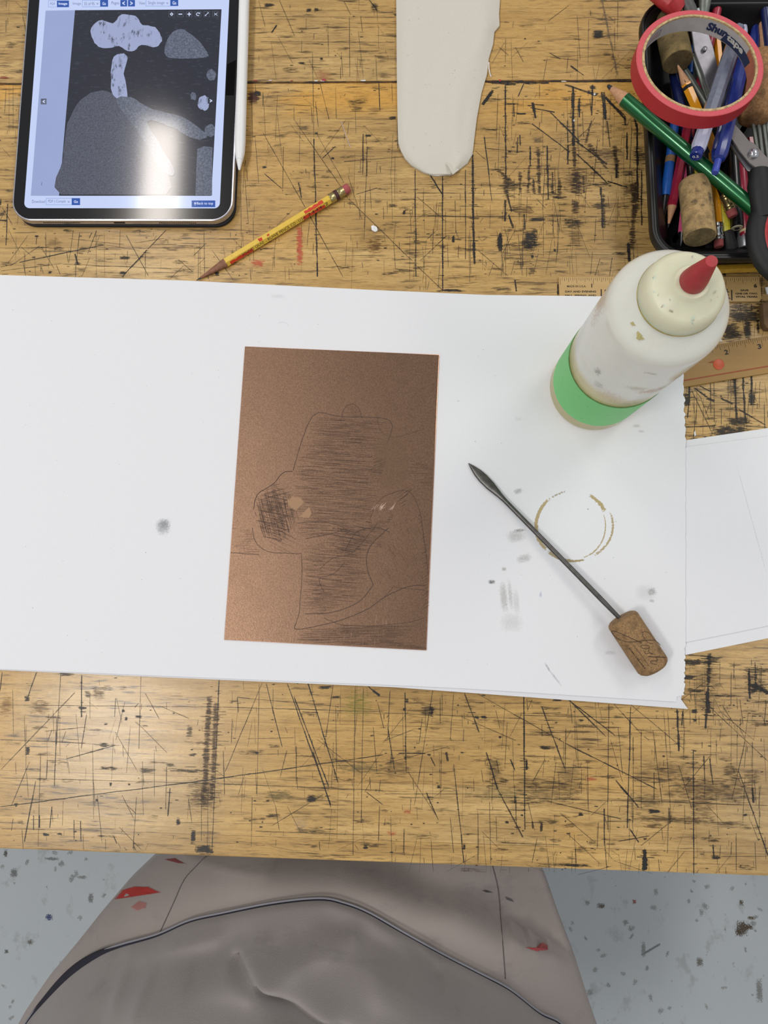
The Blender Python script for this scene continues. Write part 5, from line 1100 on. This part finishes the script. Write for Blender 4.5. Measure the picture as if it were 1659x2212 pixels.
# ------------------------------------------------------------------ glue bottle
bx, by = .1375, .1520
def bottle_mat():
    k = NT('milky_bottle')
    tc = k.n('ShaderNodeTexCoord'); sp_ = k.n('ShaderNodeSeparateXYZ'); k.l(tc.outputs['Object'], sp_.inputs[0])
    n1 = k.noise(55, 4, .6); n2 = k.noise(300, 4, .7); nl = k.noise(12, 3, .5)
    # yellow contents show through up to the fill line
    h = k.math('ADD', sp_.outputs[2], k.math('MULTIPLY', nl, .020))
    lv = k.n('ShaderNodeMapRange'); k.l(h, lv.inputs[0]); lv.inputs[1].default_value = .101; lv.inputs[2].default_value = .094
    col = k.mix(lv.outputs[0], rgb((232, 232, 222)), rgb((214, 200, 140)))
    col = k.mix(k.math('MULTIPLY', k.ramp(n1, [(.55, B0), (.75, W0)]), .22), col, rgb((206, 190, 160)))
    col = k.mix(k.math('MULTIPLY', k.ramp(n2, [(.68, B0), (.74, W0)]), .35), col, rgb((150, 150, 130)))
    k.l(col, k.b.inputs['Base Color']); k.b.inputs['Roughness'].default_value = .2
    k.b.inputs['Subsurface Weight'].default_value = .08; k.b.inputs['Subsurface Scale'].default_value = .012; k.bump(k.noise(150, 3, .6), .15, .0006)
    return k.m
M_BOT = bottle_mat()
bot = thing('glue_bottle', (bx, by, TZ + PZ + .0001), 'milky squeeze bottle with red nozzle and green tape band, on the white sheet', 'bottle')
B0_ = Vector((bx, by, TZ + PZ + .0001)); B1_ = B0_ + Vector((0, 0, .2))
HB = .1600
ds = MB().lathe(B0_, B1_, [(.0012, .0), (.0008, .024), (0, .029), (.0006, .0318), (.003, .0333), (HB - .006, .0333), (HB - .002, .0331), (HB, .0326), (HB + .0022, .0316), (HB + .0042, .0302), (HB + .0062, .0282), (HB + .0090, .0250), (HB + .0115, .0222), (HB + .0130, .0205), (HB + .018, .0200), (HB + .018, .0)], M_BOT, 96)
M_CAPM = mat('ivory_cap', (226, 224, 196), .38, var=.06, nscale=60, sss=.3)
ctop = HB + .0150
cpb = MB(); cpb.lathe(B0_, B1_, [(ctop, .0), (ctop, .0213), (ctop + .001, .0217), (ctop + .0075, .0208), (ctop + .0105, .0192), (ctop + .012, .0172), (ctop + .0140, .0110), (ctop + .0165, .0095), (ctop + .0180, .0085), (ctop + .0180, .0)], M_CAPM, 72)
cpb.lathe(B0_, B1_, [(ctop - .0004, .0216), (ctop + .0006, .0219), (ctop + .0009, .0217)], mat('yellow_grime', (176, 154, 70), .6, var=.25, nscale=300), 72)
for i in range(16):
    a_ = random.uniform(0, 6.28); r_ = random.uniform(.012, .019); cpb.blob(B0_ + Vector((r_ * math.cos(a_), r_ * math.sin(a_), ctop + .0142 - max(0, r_ - .012) * .55)), random.uniform(.0003, .0018), random.uniform(.0003, .001), (150, 146, 116), random.uniform(.3, .6), .9, .5, M_STAIN, random.random() * 3, .0004)
cpb.build('cap', bot, angle=45)
MB().lathe(B0_, B1_, [(ctop + .0178, .0), (ctop + .0178, .0062), (ctop + .0190, .0068), (ctop + .024, .0062), (ctop + .040, .0031), (ctop + .0408, .0028), (ctop + .0409, .0)], mat('red_nozzle', (172, 50, 56), .5, var=.08, nscale=200), 40).build('nozzle', bot, angle=45)
M_GTAPE = NT('green_tape'); _n1 = M_GTAPE.noise(160, 5, .7); _n0 = M_GTAPE.noise(12, 3, .5)
_c = M_GTAPE.mix(_n0, rgb((112, 206, 116)), rgb((126, 214, 130))); _c = M_GTAPE.mix(M_GTAPE.math('MULTIPLY', M_GTAPE.ramp(_n1, [(.62, B0), (.70, W0)]), .5), _c, rgb((66, 120, 60))); M_GTAPE.l(_c, M_GTAPE.b.inputs['Base Color']); M_GTAPE.b.inputs['Roughness'].default_value = .5
tp = MB(); seg = 96; V_ = []
for i in range(seg):
    a_ = 2 * math.pi * i / seg; z0 = .0190 + .0012 * math.sin(a_ + 1.0); z1 = .0705 + .0018 * math.sin(a_ + 2.6)
    for r, z in ((.0334, z0), (.0337, z0), (.0337, z1), (.0334, z1)): V_.append(B0_ + Vector((r * math.cos(a_), r * math.sin(a_), z)))
tp.add(V_, [(i * 4 + k, ((i + 1) % seg) * 4 + k, ((i + 1) % seg) * 4 + (k + 1) % 4, i * 4 + (k + 1) % 4) for i in range(seg) for k in range(4)], M_GTAPE.m)
dk = mat('glue_grime', (78, 64, 32), .7); V_ = []
for i in range(seg):
    a_ = 2 * math.pi * i / seg; z1 = .0705 + .0018 * math.sin(a_ + 2.6)
    for z in (z1, z1 + .0004 + .0003 * random.random()): V_.append(B0_ + Vector((.03385 * math.cos(a_), .03385 * math.sin(a_), z)))
tp.add(V_, [(i * 2, ((i + 1) % seg) * 2, ((i + 1) % seg) * 2 + 1, i * 2 + 1) for i in range(seg)], dk)
tp.build('green_tape_band', bot, angle=40)
# dirt marks on the body: curved patches on the cylinder
def cyl_blob(deg, z, wd_, hd, col, a_, rag=.9):
    N_ = 5
    def q(i, j):
        u, v = -1 + 2 * i / N_, -1 + 2 * j / N_; t = math.radians(deg) + u * wd_ / .0335
        return B0_ + Vector((.0336 * math.cos(t), .0336 * math.sin(t), z + v * hd)), (math.copysign(abs(u) ** .34, u), v)
    for i in range(N_):
        for j in range(N_):
            Q = [q(i, j), q(i + 1, j), q(i + 1, j + 1), q(i, j + 1)]; ds.quad_mark([k[0] for k in Q], [k[1] for k in Q], lin(col), a_, rag, .6, M_STAIN)
for dz_ in [(-75, .098, .012, .006, (214, 150, 118), .6), (-96, .105, .008, .004, (180, 160, 130), .4), (-50, .100, .006, .003, (70, 90, 80), .7), (-40, .103, .004, .002, (60, 80, 80), .7), (-62, .094, .008, .002, (120, 150, 110), .5), (-140, .100, .003, .006, (90, 96, 90), .5), (-130, .085, .004, .006, (150, 156, 158), .4), (-110, .080, .012, .010, (222, 190, 160), .35), (-100, .135, .004, .0015, (90, 90, 80), .4), (170, .13, .008, .02, (226, 208, 198), .5), (-30, .105, .003, .002, (70, 90, 70), .6), (-90, .070, .02, .003, (150, 150, 110), .3), (-36, .080, .010, .003, (130, 130, 90), .5)]:
    cyl_blob(dz_[0], dz_[1] + .012, dz_[2], dz_[3], dz_[4], dz_[5] * .7)
for (x, y, rx, ry, c, a_) in [(1368, 700, 7, 6, (196, 182, 128), .9), (1385, 728, 12, 9, (190, 180, 120), .9), (1382, 722, 8, 12, (196, 186, 126), .8)]:
    z = HB
    for _ in range(30):
        p = at(x, y, z); r_ = math.hypot(p.x - bx, p.y - by); tgt = HB + PZ + .0001 + max(-.002, min(.0115, (.0326 - r_) * 1.05)); z = .6 * z + .4 * tgt
    p = at(x, y, z + .0009); ds.blob(p, rx * K * .72, ry * K * .72, c, a_, .6, .2, M_STAIN, z=.0002)
ds.build('bottle_body', bot, angle=50)
# grime on the cap
# ------------------------------------------------------------------ burnisher with cork handle
M_IRON = mat('dark_iron', (92, 90, 88), .38, .75, var=.25, nscale=250); CR = .0118
cz = PZ + CR
cA = at(1330, 1342, cz - .0015) if False else at(1346, 1338, cz); cB = at(1398, 1450, cz)
cA = at(1343, 1336, cz); cB = at(1414, 1444, cz)
cax = (cB - cA).normalized()
tl = thing('burnisher', (at(1200, 1200).x, at(1200, 1200).y, TZ + PZ), 'black metal burnisher with a printed cork handle, right of the copper plate', 'tool')
shf = MB(); tip0 = at(1012, 1001, PZ + .0012); j1 = at(1345, 1342, cz - .001); sdv = (j1 - tip0).normalized()
wL = (j1 - tip0).length
prof = [(0, .0003), (.004, .0017), (.010, .0032), (.016, .0038), (.024, .0036), (.034, .0022), (.040, .0018), (.060, .0018), (wL - .02, .0019), (wL - .010, .0017), (wL + .006, .0014)]
a_v = (Vector((0, 0, 1)) - sdv * sdv.z).normalized(); b_v = sdv.cross(a_v); V_ = []; SG = 16
for t, r in prof:
    fl_ = 1.0 if t > .038 else (.0011 / max(r, .0011) if t < .030 else .75)
    for i in range(SG):
        w = 2 * math.pi * i / SG; V_.append(tip0 + sdv * t + a_v * math.cos(w) * r * fl_ + b_v * math.sin(w) * r)
shf.add(V_, [(k * SG + i, k * SG + (i + 1) % SG, (k + 1) * SG + (i + 1) % SG, (k + 1) * SG + i) for k in range(len(prof) - 1) for i in range(SG)] + [tuple(reversed(range(SG))), tuple(range((len(prof) - 1) * SG, len(prof) * SG))], M_IRON)
shf.build('shaft', tl, angle=50)
ck = MB(); Lc = (cB - cA).length
ck.lathe(cA, cB, [(-.0010, .0), (-.0008, CR * .80), (.0002, CR * .93), (.0018, CR), (Lc - .003, CR * 1.0), (Lc - .001, CR * .93), (Lc + .0008, CR * .74), (Lc + .0010, 0)], cork_mat('printed_cork', (150, 118, 80), (82, 58, 36), 900), 48)
def oncork(x, y, out=.00012):
    z = cz + CR
    for _ in range(6):
        p = at(x, y, z); rel = p - cA; rel.z = 0; ax_ = Vector((cax.x, cax.y, 0)).normalized(); l_ = rel.dot(ax_); dd = (rel - ax_ * l_).length
        z = cz + math.sqrt(max(0, CR * CR - min(dd, CR * .98) ** 2))
    p = at(x, y, z + out); return p
M_CPR = mat('brown_print', (50, 30, 24), .7)
def cpx(P): return [(1300 + x / 8.295, 1250 + y / 8.295) for x, y in P]
for P, w in (([(720, 1155), (600, 1100), (400, 1010), (230, 940), (175, 950), (230, 1030), (330, 1095), (480, 1135), (650, 1125), (800, 1105), (930, 1105), (1000, 1140), (1050, 1195)], .00042), ([(920, 1160), (860, 1160), (800, 1115), (735, 1020), (735, 965), (780, 950), (850, 980), (930, 1080), (965, 1120)], .00026),
        ([(780, 1195), (720, 1195), (705, 1215), (740, 1250), (810, 1255), (850, 1230), (830, 1200), (780, 1192)], .00034), ([(850, 1245), (840, 1290), (880, 1340), (925, 1350), (860, 1335), (800, 1345), (765, 1325), (775, 1300)], .00034),
        ([(825, 1400), (950, 1403), (1050, 1405), (1150, 1415)], .00055), ([(960, 1408), (1000, 1450), (985, 1475), (920, 1470), (880, 1480), (885, 1510), (930, 1530), (980, 1540)], .00036), ([(565, 1190), (700, 1360), (850, 1570)], .00022)):
    ck.ribbon([oncork(*p) for p in bez(cpx(P), 5)], w, M_CPR)
x0_, y0_, x1_, y1_ = 1358.5, 1399.5, 1393.5, 1445
vx, vy = (x1_ - x0_), (y1_ - y0_); ln_ = math.hypot(vx, vy); px_, py_ = vy / ln_, -vx / ln_
ck.text('JOSH CELLARS', lambda x, y: oncork(x0_ + vx * x + px_ * (y - .5) * 3.4, y0_ + vy * x + py_ * (y - .5) * 3.4), 1, 1, M_CPR, .04)
ck.build('cork_handle', tl, angle=50)

# ------------------------------------------------------------------ person
def cloth_mat(name, c, dark):
    k = NT(name); n1 = k.noise(7, 4, .6); n2 = k.noise(1500, 2, .6); n3 = k.noise(22, 5, .65, st=(.5, 1.4, 1))
    col = k.mix(n1, rgb(c), rgb(tuple(int(v * .88) for v in c))); col = k.mix(k.math('MULTIPLY', k.ramp(n3, [(.58, B0), (.75, W0)]), .45), col, rgb(dark))
    k.l(col, k.b.inputs['Base Color']); k.b.inputs['Roughness'].default_value = .95; k.b.inputs['Sheen Weight'].default_value = .25; k.b.inputs['Specular IOR Level'].default_value = .15
    k.bump(k.noise(1000, 3, .7), .4, .0009); return k.m
M_LAP = cloth_mat('grey_canvas', (166, 156, 152), (112, 104, 104)); M_TOP = cloth_mat('grey_fleece', (156, 149, 147), (106, 102, 102)); M_HEM = cloth_mat('blue_grey_hem', (146, 146, 154), (90, 94, 110)); M_HEMGAP = mat('gap_shade', (34, 34, 46), .9)
M_BODY = mat('dark_trousers', (104, 100, 100), .95)
per = thing('person', (-.08, -.32, 0), 'person seated at the bench in paint-stained grey clothes, only lap and belly showing', 'person')
# body: legs under the bench, pelvis and trunk, one continuous skinned surface
bm_ = bpy.data.meshes.new('body')
PV = [(-.08, -.50, .535), (-.08, -.52, .62), (-.08, -.535, .74), (-.08, -.545, .88), (-.17, -.46, .52), (-.165, -.22, .525), (-.17, -.02, .50), (-.19, .02, .27), (-.215, .03, .085), (-.215, -.01, .035), (-.22, .13, .03), (.01, -.46, .52), (.01, -.22, .525), (.015, -.02, .50), (.03, .02, .27), (.055, .03, .085), (.055, -.01, .035), (.06, .13, .03)]
PE = [(0, 1), (1, 2), (2, 3), (0, 4), (4, 5), (5, 6), (6, 7), (7, 8), (8, 9), (9, 10), (0, 11), (11, 12), (12, 13), (13, 14), (14, 15), (15, 16), (16, 17)]
PR = [.12, .125, .13, .15, .080, .056, .050, .050, .042, .036, .028, .080, .056, .050, .050, .042, .036, .028]
pl0 = Vector((-.08, -.32, 0)); bm_.from_pydata([Vector(v) - pl0 for v in PV], PE, [])
bo = bpy.data.objects.new('body', bm_); C.objects.link(bo); bo.parent = per; bm_.materials.append(M_BODY)
sk = bo.modifiers.new('skin', 'SKIN'); 
if not bm_.skin_vertices: 
    bpy.context.view_layer.objects.active = bo
for i, r in enumerate(PR): bm_.skin_vertices[0].data[i].radius = (r, r)
bm_.skin_vertices[0].data[0].use_root = True
sb3 = bo.modifiers.new('sub', 'SUBSURF'); sb3.levels = sb3.render_levels = 2
sk.use_smooth_shade = True
# stool under the person
stl = thing('stool', (-.08, -.50, 0), 'round stool the person sits on', 'stool')
MB().lathe((-.08, -.54, .375), (-.08, -.54, .5), [(0, .165), (.004, .17), (.022, .17), (.028, .165)], M_FRAME, 40).build('seat', stl)
for dx, dy in ((-.12, -.12), (.12, -.12), (-.12, .12), (.12, .12)):
    MB().lathe((-.08 + dx * 1.15, -.52 + dy * 1.15, 0), (-.08 + dx * .8, -.52 + dy * .8, .375), [(0, .014), (.377, .014)], M_GREYR, 14).build('leg', stl)

def lerp_tab(tab, y):
    if y <= tab[0][0]: return tab[0][1]
    for (a_, va), (b_, vb) in zip(tab, tab[1:]):
        if a_ <= y <= b_: t = (y - a_) / (b_ - a_); return va + (vb - va) * t
    return tab[-1][1]
# lap cloth: silhouette traced at the height where it is widest
SZ = -.13
Ls = [at(*p, SZ) for p in [(352, 1835), (340, 1850), (245, 1940), (185, 2010), (130, 2080), (75, 2145), (30, 2212), (-20, 2300)]]; Rs = [at(*p, SZ) for p in [(1158, 1830), (1172, 1880), (1196, 1940), (1220, 2010), (1258, 2110), (1290, 2212), (1320, 2300)]]
def side(pts):
    t = sorted([(p.y, p.x) for p in pts]); t.append((-.13, t[-1][1] * .9 - .008)); t.append((-.06, t[-1][1])); return t
LT, RTb = side(Ls), side(Rs)
def seg_d(p, a_, b_):
    ab = b_ - a_; t = max(0, min(1, (p - a_).dot(ab) / ab.length_squared)); q = a_ + ab * t; return (p - q).length, t
def pl2(pts, z): return [Vector((at(x, y, z).x, at(x, y, z).y)) for x, y in pts]
ridge = pl2([(600, 1868), (740, 1872), (840, 1905), (920, 1945), (1000, 1968), (1095, 2030)], -.09)
def poly_d(p, P_):
    best = (9, 0)
    for a_, b_ in zip(P_, P_[1:]):
        d, t = seg_d(p, a_, b_)
        if d < best[0]:
            cr = (b_ - a_).x * (p - a_).y - (b_ - a_).y * (p - a_).x; best = (d, cr)
    return best
def lap_z(x, y):
    xl, xr = lerp_tab(LT, y), lerp_tab(RTb, y); u = (x - xl) / (xr - xl) * 2 - 1
    z = -.075 - .075 * abs(u) ** 3.5
    d, cr = poly_d(Vector((x, y)), ridge)
    s_ = 1 / (1 + math.exp(-(d if cr > 0 else -d) / .0035))
    z -= .034 * s_ * (1 - abs(u) ** 6)
    z += -.040 * max(0, min(1, (y + .262) / .06)) ** 1.5
    z += .0012 * math.sin(30 * x + 60 * y + 2 * math.sin(40 * x))
    return z
lap = MB(); NU, NV = 90, 80; V_ = []
for j in range(NV + 1):
    y = -.10 - .40 * j / NV; xl, xr = lerp_tab(LT, y), lerp_tab(RTb, y)
    for i in range(-14, NU + 15):
        if i < 0: x = xl - .002 * math.sin(-i * .4); z = lap_z(xl, y) - .0065 * (-i) ** 1.15
        elif i > NU: x = xr + .002 * math.sin((i - NU) * .4); z = lap_z(xr, y) - .0065 * (i - NU) ** 1.15
        else: x = xl + (xr - xl) * i / NU; z = lap_z(x, y)
        V_.append(Vector((x, y, TZ + z)))
WD = NU + 29
lap.add(V_, [(j * WD + i, (j + 1) * WD + i, (j + 1) * WD + i + 1, j * WD + i + 1) for j in range(NV) for i in range(WD - 1)], M_LAP)
def on_lap(x, y, up=.0006):
    z = -.08
    for _ in range(12): p = at(x, y, z); z = .5 * z + .5 * (lap_z(p.x, p.y) + up)
    return at(x, y, z)
for P_ in ([(460, 1832), (425, 1870), (398, 1900), (375, 1950), (345, 2015)], [(1063, 1868), (1076, 1920), (1082, 1990), (1087, 2050), (1092, 2115)]):
    pp = bez(P_, 4); lap.ribbon([on_lap(*p) for p in pp], .0007, mat('soft_seam', (84, 78, 80), .9))
M_REDST = mat('red_paint_smear', (176, 40, 34), .8, var=.2)
def smear(P_, col, a_, up=.0009):
    c = on_lap(sum(p[0] for p in P_) / len(P_), sum(p[1] for p in P_) / len(P_), up)
    for p, q in zip(P_, P_[1:] + P_[:1]):
        a0, b0 = on_lap(*p, up), on_lap(*q, up); mid = (b0 + c) / 2
        lap.quad_mark([c, a0, b0, mid], [(0, 0), (0, .86), (0, .86), (0, .43)], lin(col), a_, .12, .15, M_STAIN)
smear([(244, 1944), (262, 1922), (290, 1914), (322, 1915), (350, 1928), (325, 1932), (285, 1938)], (176, 44, 36), .9)
smear([(280, 1960), (300, 1945), (318, 1950), (315, 1962), (295, 1968)], (190, 110, 104), .5)
smear([(352, 1856), (378, 1853), (402, 1866), (385, 1865)], (140, 50, 48), .7)
smear([(1132, 2046), (1150, 2052), (1172, 2034), (1192, 2046), (1186, 2052), (1160, 2056)], (176, 70, 70), .75)
smear([(1040, 1923), (1052, 1923), (1066, 1929), (1050, 1928)], (50, 50, 56), .8); smear([(1090, 1936), (1106, 1942), (1112, 1950), (1094, 1944)], (60, 66, 70), .6)
lap.build('lap_cloth', per, angle=70)

# top: hem along the arc, rising over the belly to the trunk
arc_px = [(20, 2290), (55, 2212), (105, 2150), (160, 2095), (215, 2058), (262, 2040), (340, 2018), (410, 1988), (480, 1972), (590, 1950), (690, 1940), (745, 1950), (800, 1972), (880, 2018), (960, 2062), (1030, 2098), (1100, 2135), (1165, 2185), (1215, 2212), (1290, 2290)]
arc_s = bez(arc_px, 12); NA = len(arc_s)
arc_w = [on_lap(x, y, .004) for x, y in arc_s]
creases = [(pl2([(500, 2098), (560, 2112), (640, 2140), (740, 2175), (860, 2225)], -.02), .016, .0035), (pl2([(500, 2088), (570, 2098), (660, 2124), (760, 2160), (880, 2205)], -.02), -.006, .006), (pl2([(300, 2180), (420, 2140), (520, 2108), (640, 2085)], -.02), -.009, .009),
    (pl2([(560, 2095), (650, 2062), (760, 2050)], -.03), -.006, .006), (pl2([(420, 2110), (540, 2078), (640, 2050)], -.03), .006, .006), (pl2([(900, 2080), (960, 2130), (1060, 2190)], -.03), .007, .005), (pl2([(860, 2060), (910, 2105), (950, 2150)], -.03), .006, .004),
    (pl2([(200, 2240), (300, 2212), (520, 2190), (700, 2195)], 0), -.010, .010), (pl2([(300, 2200), (480, 2178), (640, 2172), (800, 2215)], 0), .008, .007), (pl2([(820, 2130), (900, 2180), (1000, 2230)], -.02), -.008, .008), (pl2([(230, 2120), (330, 2080), (450, 2050)], -.04), -.006, .007),
    (pl2([(260, 2150), (380, 2095), (520, 2050)], -.04), .006, .007), (pl2([(700, 2000), (780, 2030), (860, 2080)], -.04), .004, .008), (pl2([(820, 2040), (880, 2060), (960, 2110), (1040, 2160)], -.03), -.005, .006)]
topm = MB(); NTt = 150; V_ = []
for k in range(NA):
    a_ = arc_w[k]; u = k / (NA - 1); th = math.pi * (1.0 - u)
    # target contour on the trunk
    b_ = Vector((-.08 + .235 * math.cos(th), -.535 + .13 * math.sin(th), TZ + .14))
    for j in range(NTt + 1):
        t = j / NTt
        p = a_.lerp(b_, t)
        z = a_.z + (b_.z - a_.z) * (t ** 1.25) + .030 * math.sin(math.pi * min(1, t * 1.1)) * math.sin(math.pi * u) ** .7 * min(1, t * 6)
        # rounded hem
        if t < .03: z += -.004 * (1 - t / .03) ** 2
        z += .0065 * (1 - math.exp(-t * 60))
        q = Vector((p.x, p.y))
        for P_, dep, wd_ in creases:
            d, cr = poly_d(q, P_)
            if d < wd_ * 3: z -= dep * math.exp(-(d / wd_) ** 2) * min(1, t * 12)
        z += .0018 * math.sin(55 * p.x + 40 * p.y) * min(1, t * 8)
        V_.append(Vector((p.x, p.y, z)))
WT = NTt + 1
topm.add(V_, [(k * WT + j, k * WT + j + 1, (k + 1) * WT + j + 1, (k + 1) * WT + j) for k in range(NA - 1) for j in range(NTt)], M_TOP)
topm.build('sweatshirt', per, angle=80)
hm = MB(); hp = [a_ + Vector((0, .0010, .0022)) for a_ in arc_w]; hm.tube(hp, .0008, M_HEM, 10, .9); hm.build('hem_edge', per, angle=70)
hm2 = MB(); hp2 = [V_[k * WT + 1] + Vector((0, -.0006, .0006)) for k in range(NA)]; hm2.tube(hp2, [.0009 + .0042 * math.exp(-((k / (NA - 1) - .16) / .09) ** 2) for k in range(NA)], M_HEMGAP, 8); hm2.build('hem_gap_shade', per, angle=70)  # dark tube standing in for the shadow in the gap at the hem

# repeats that belong together
for o in list(C.objects):
    if o.parent is None and o.get('category') in ('pen', 'pencil', 'marker', 'highlighter', 'stick', 'handle') and not any(w in o['label'] for w in ('lying diagonally below', 'mustard')):
        o['group'] = 'pens and pencils in the black tray'
    elif o.parent is None and o.get('category') == 'cork': o['group'] = 'corks in the black tray'
    elif o.parent is None and o.get('category') == 'chip': o['group'] = 'white crumbs on the bench'
    elif o.parent is None and o.get('category') == 'ruler': o['group'] = 'wooden rulers by the glue bottle'
    elif o.parent is None and o.get('category') == 'paper': o['group'] = 'white sheets on the bench'
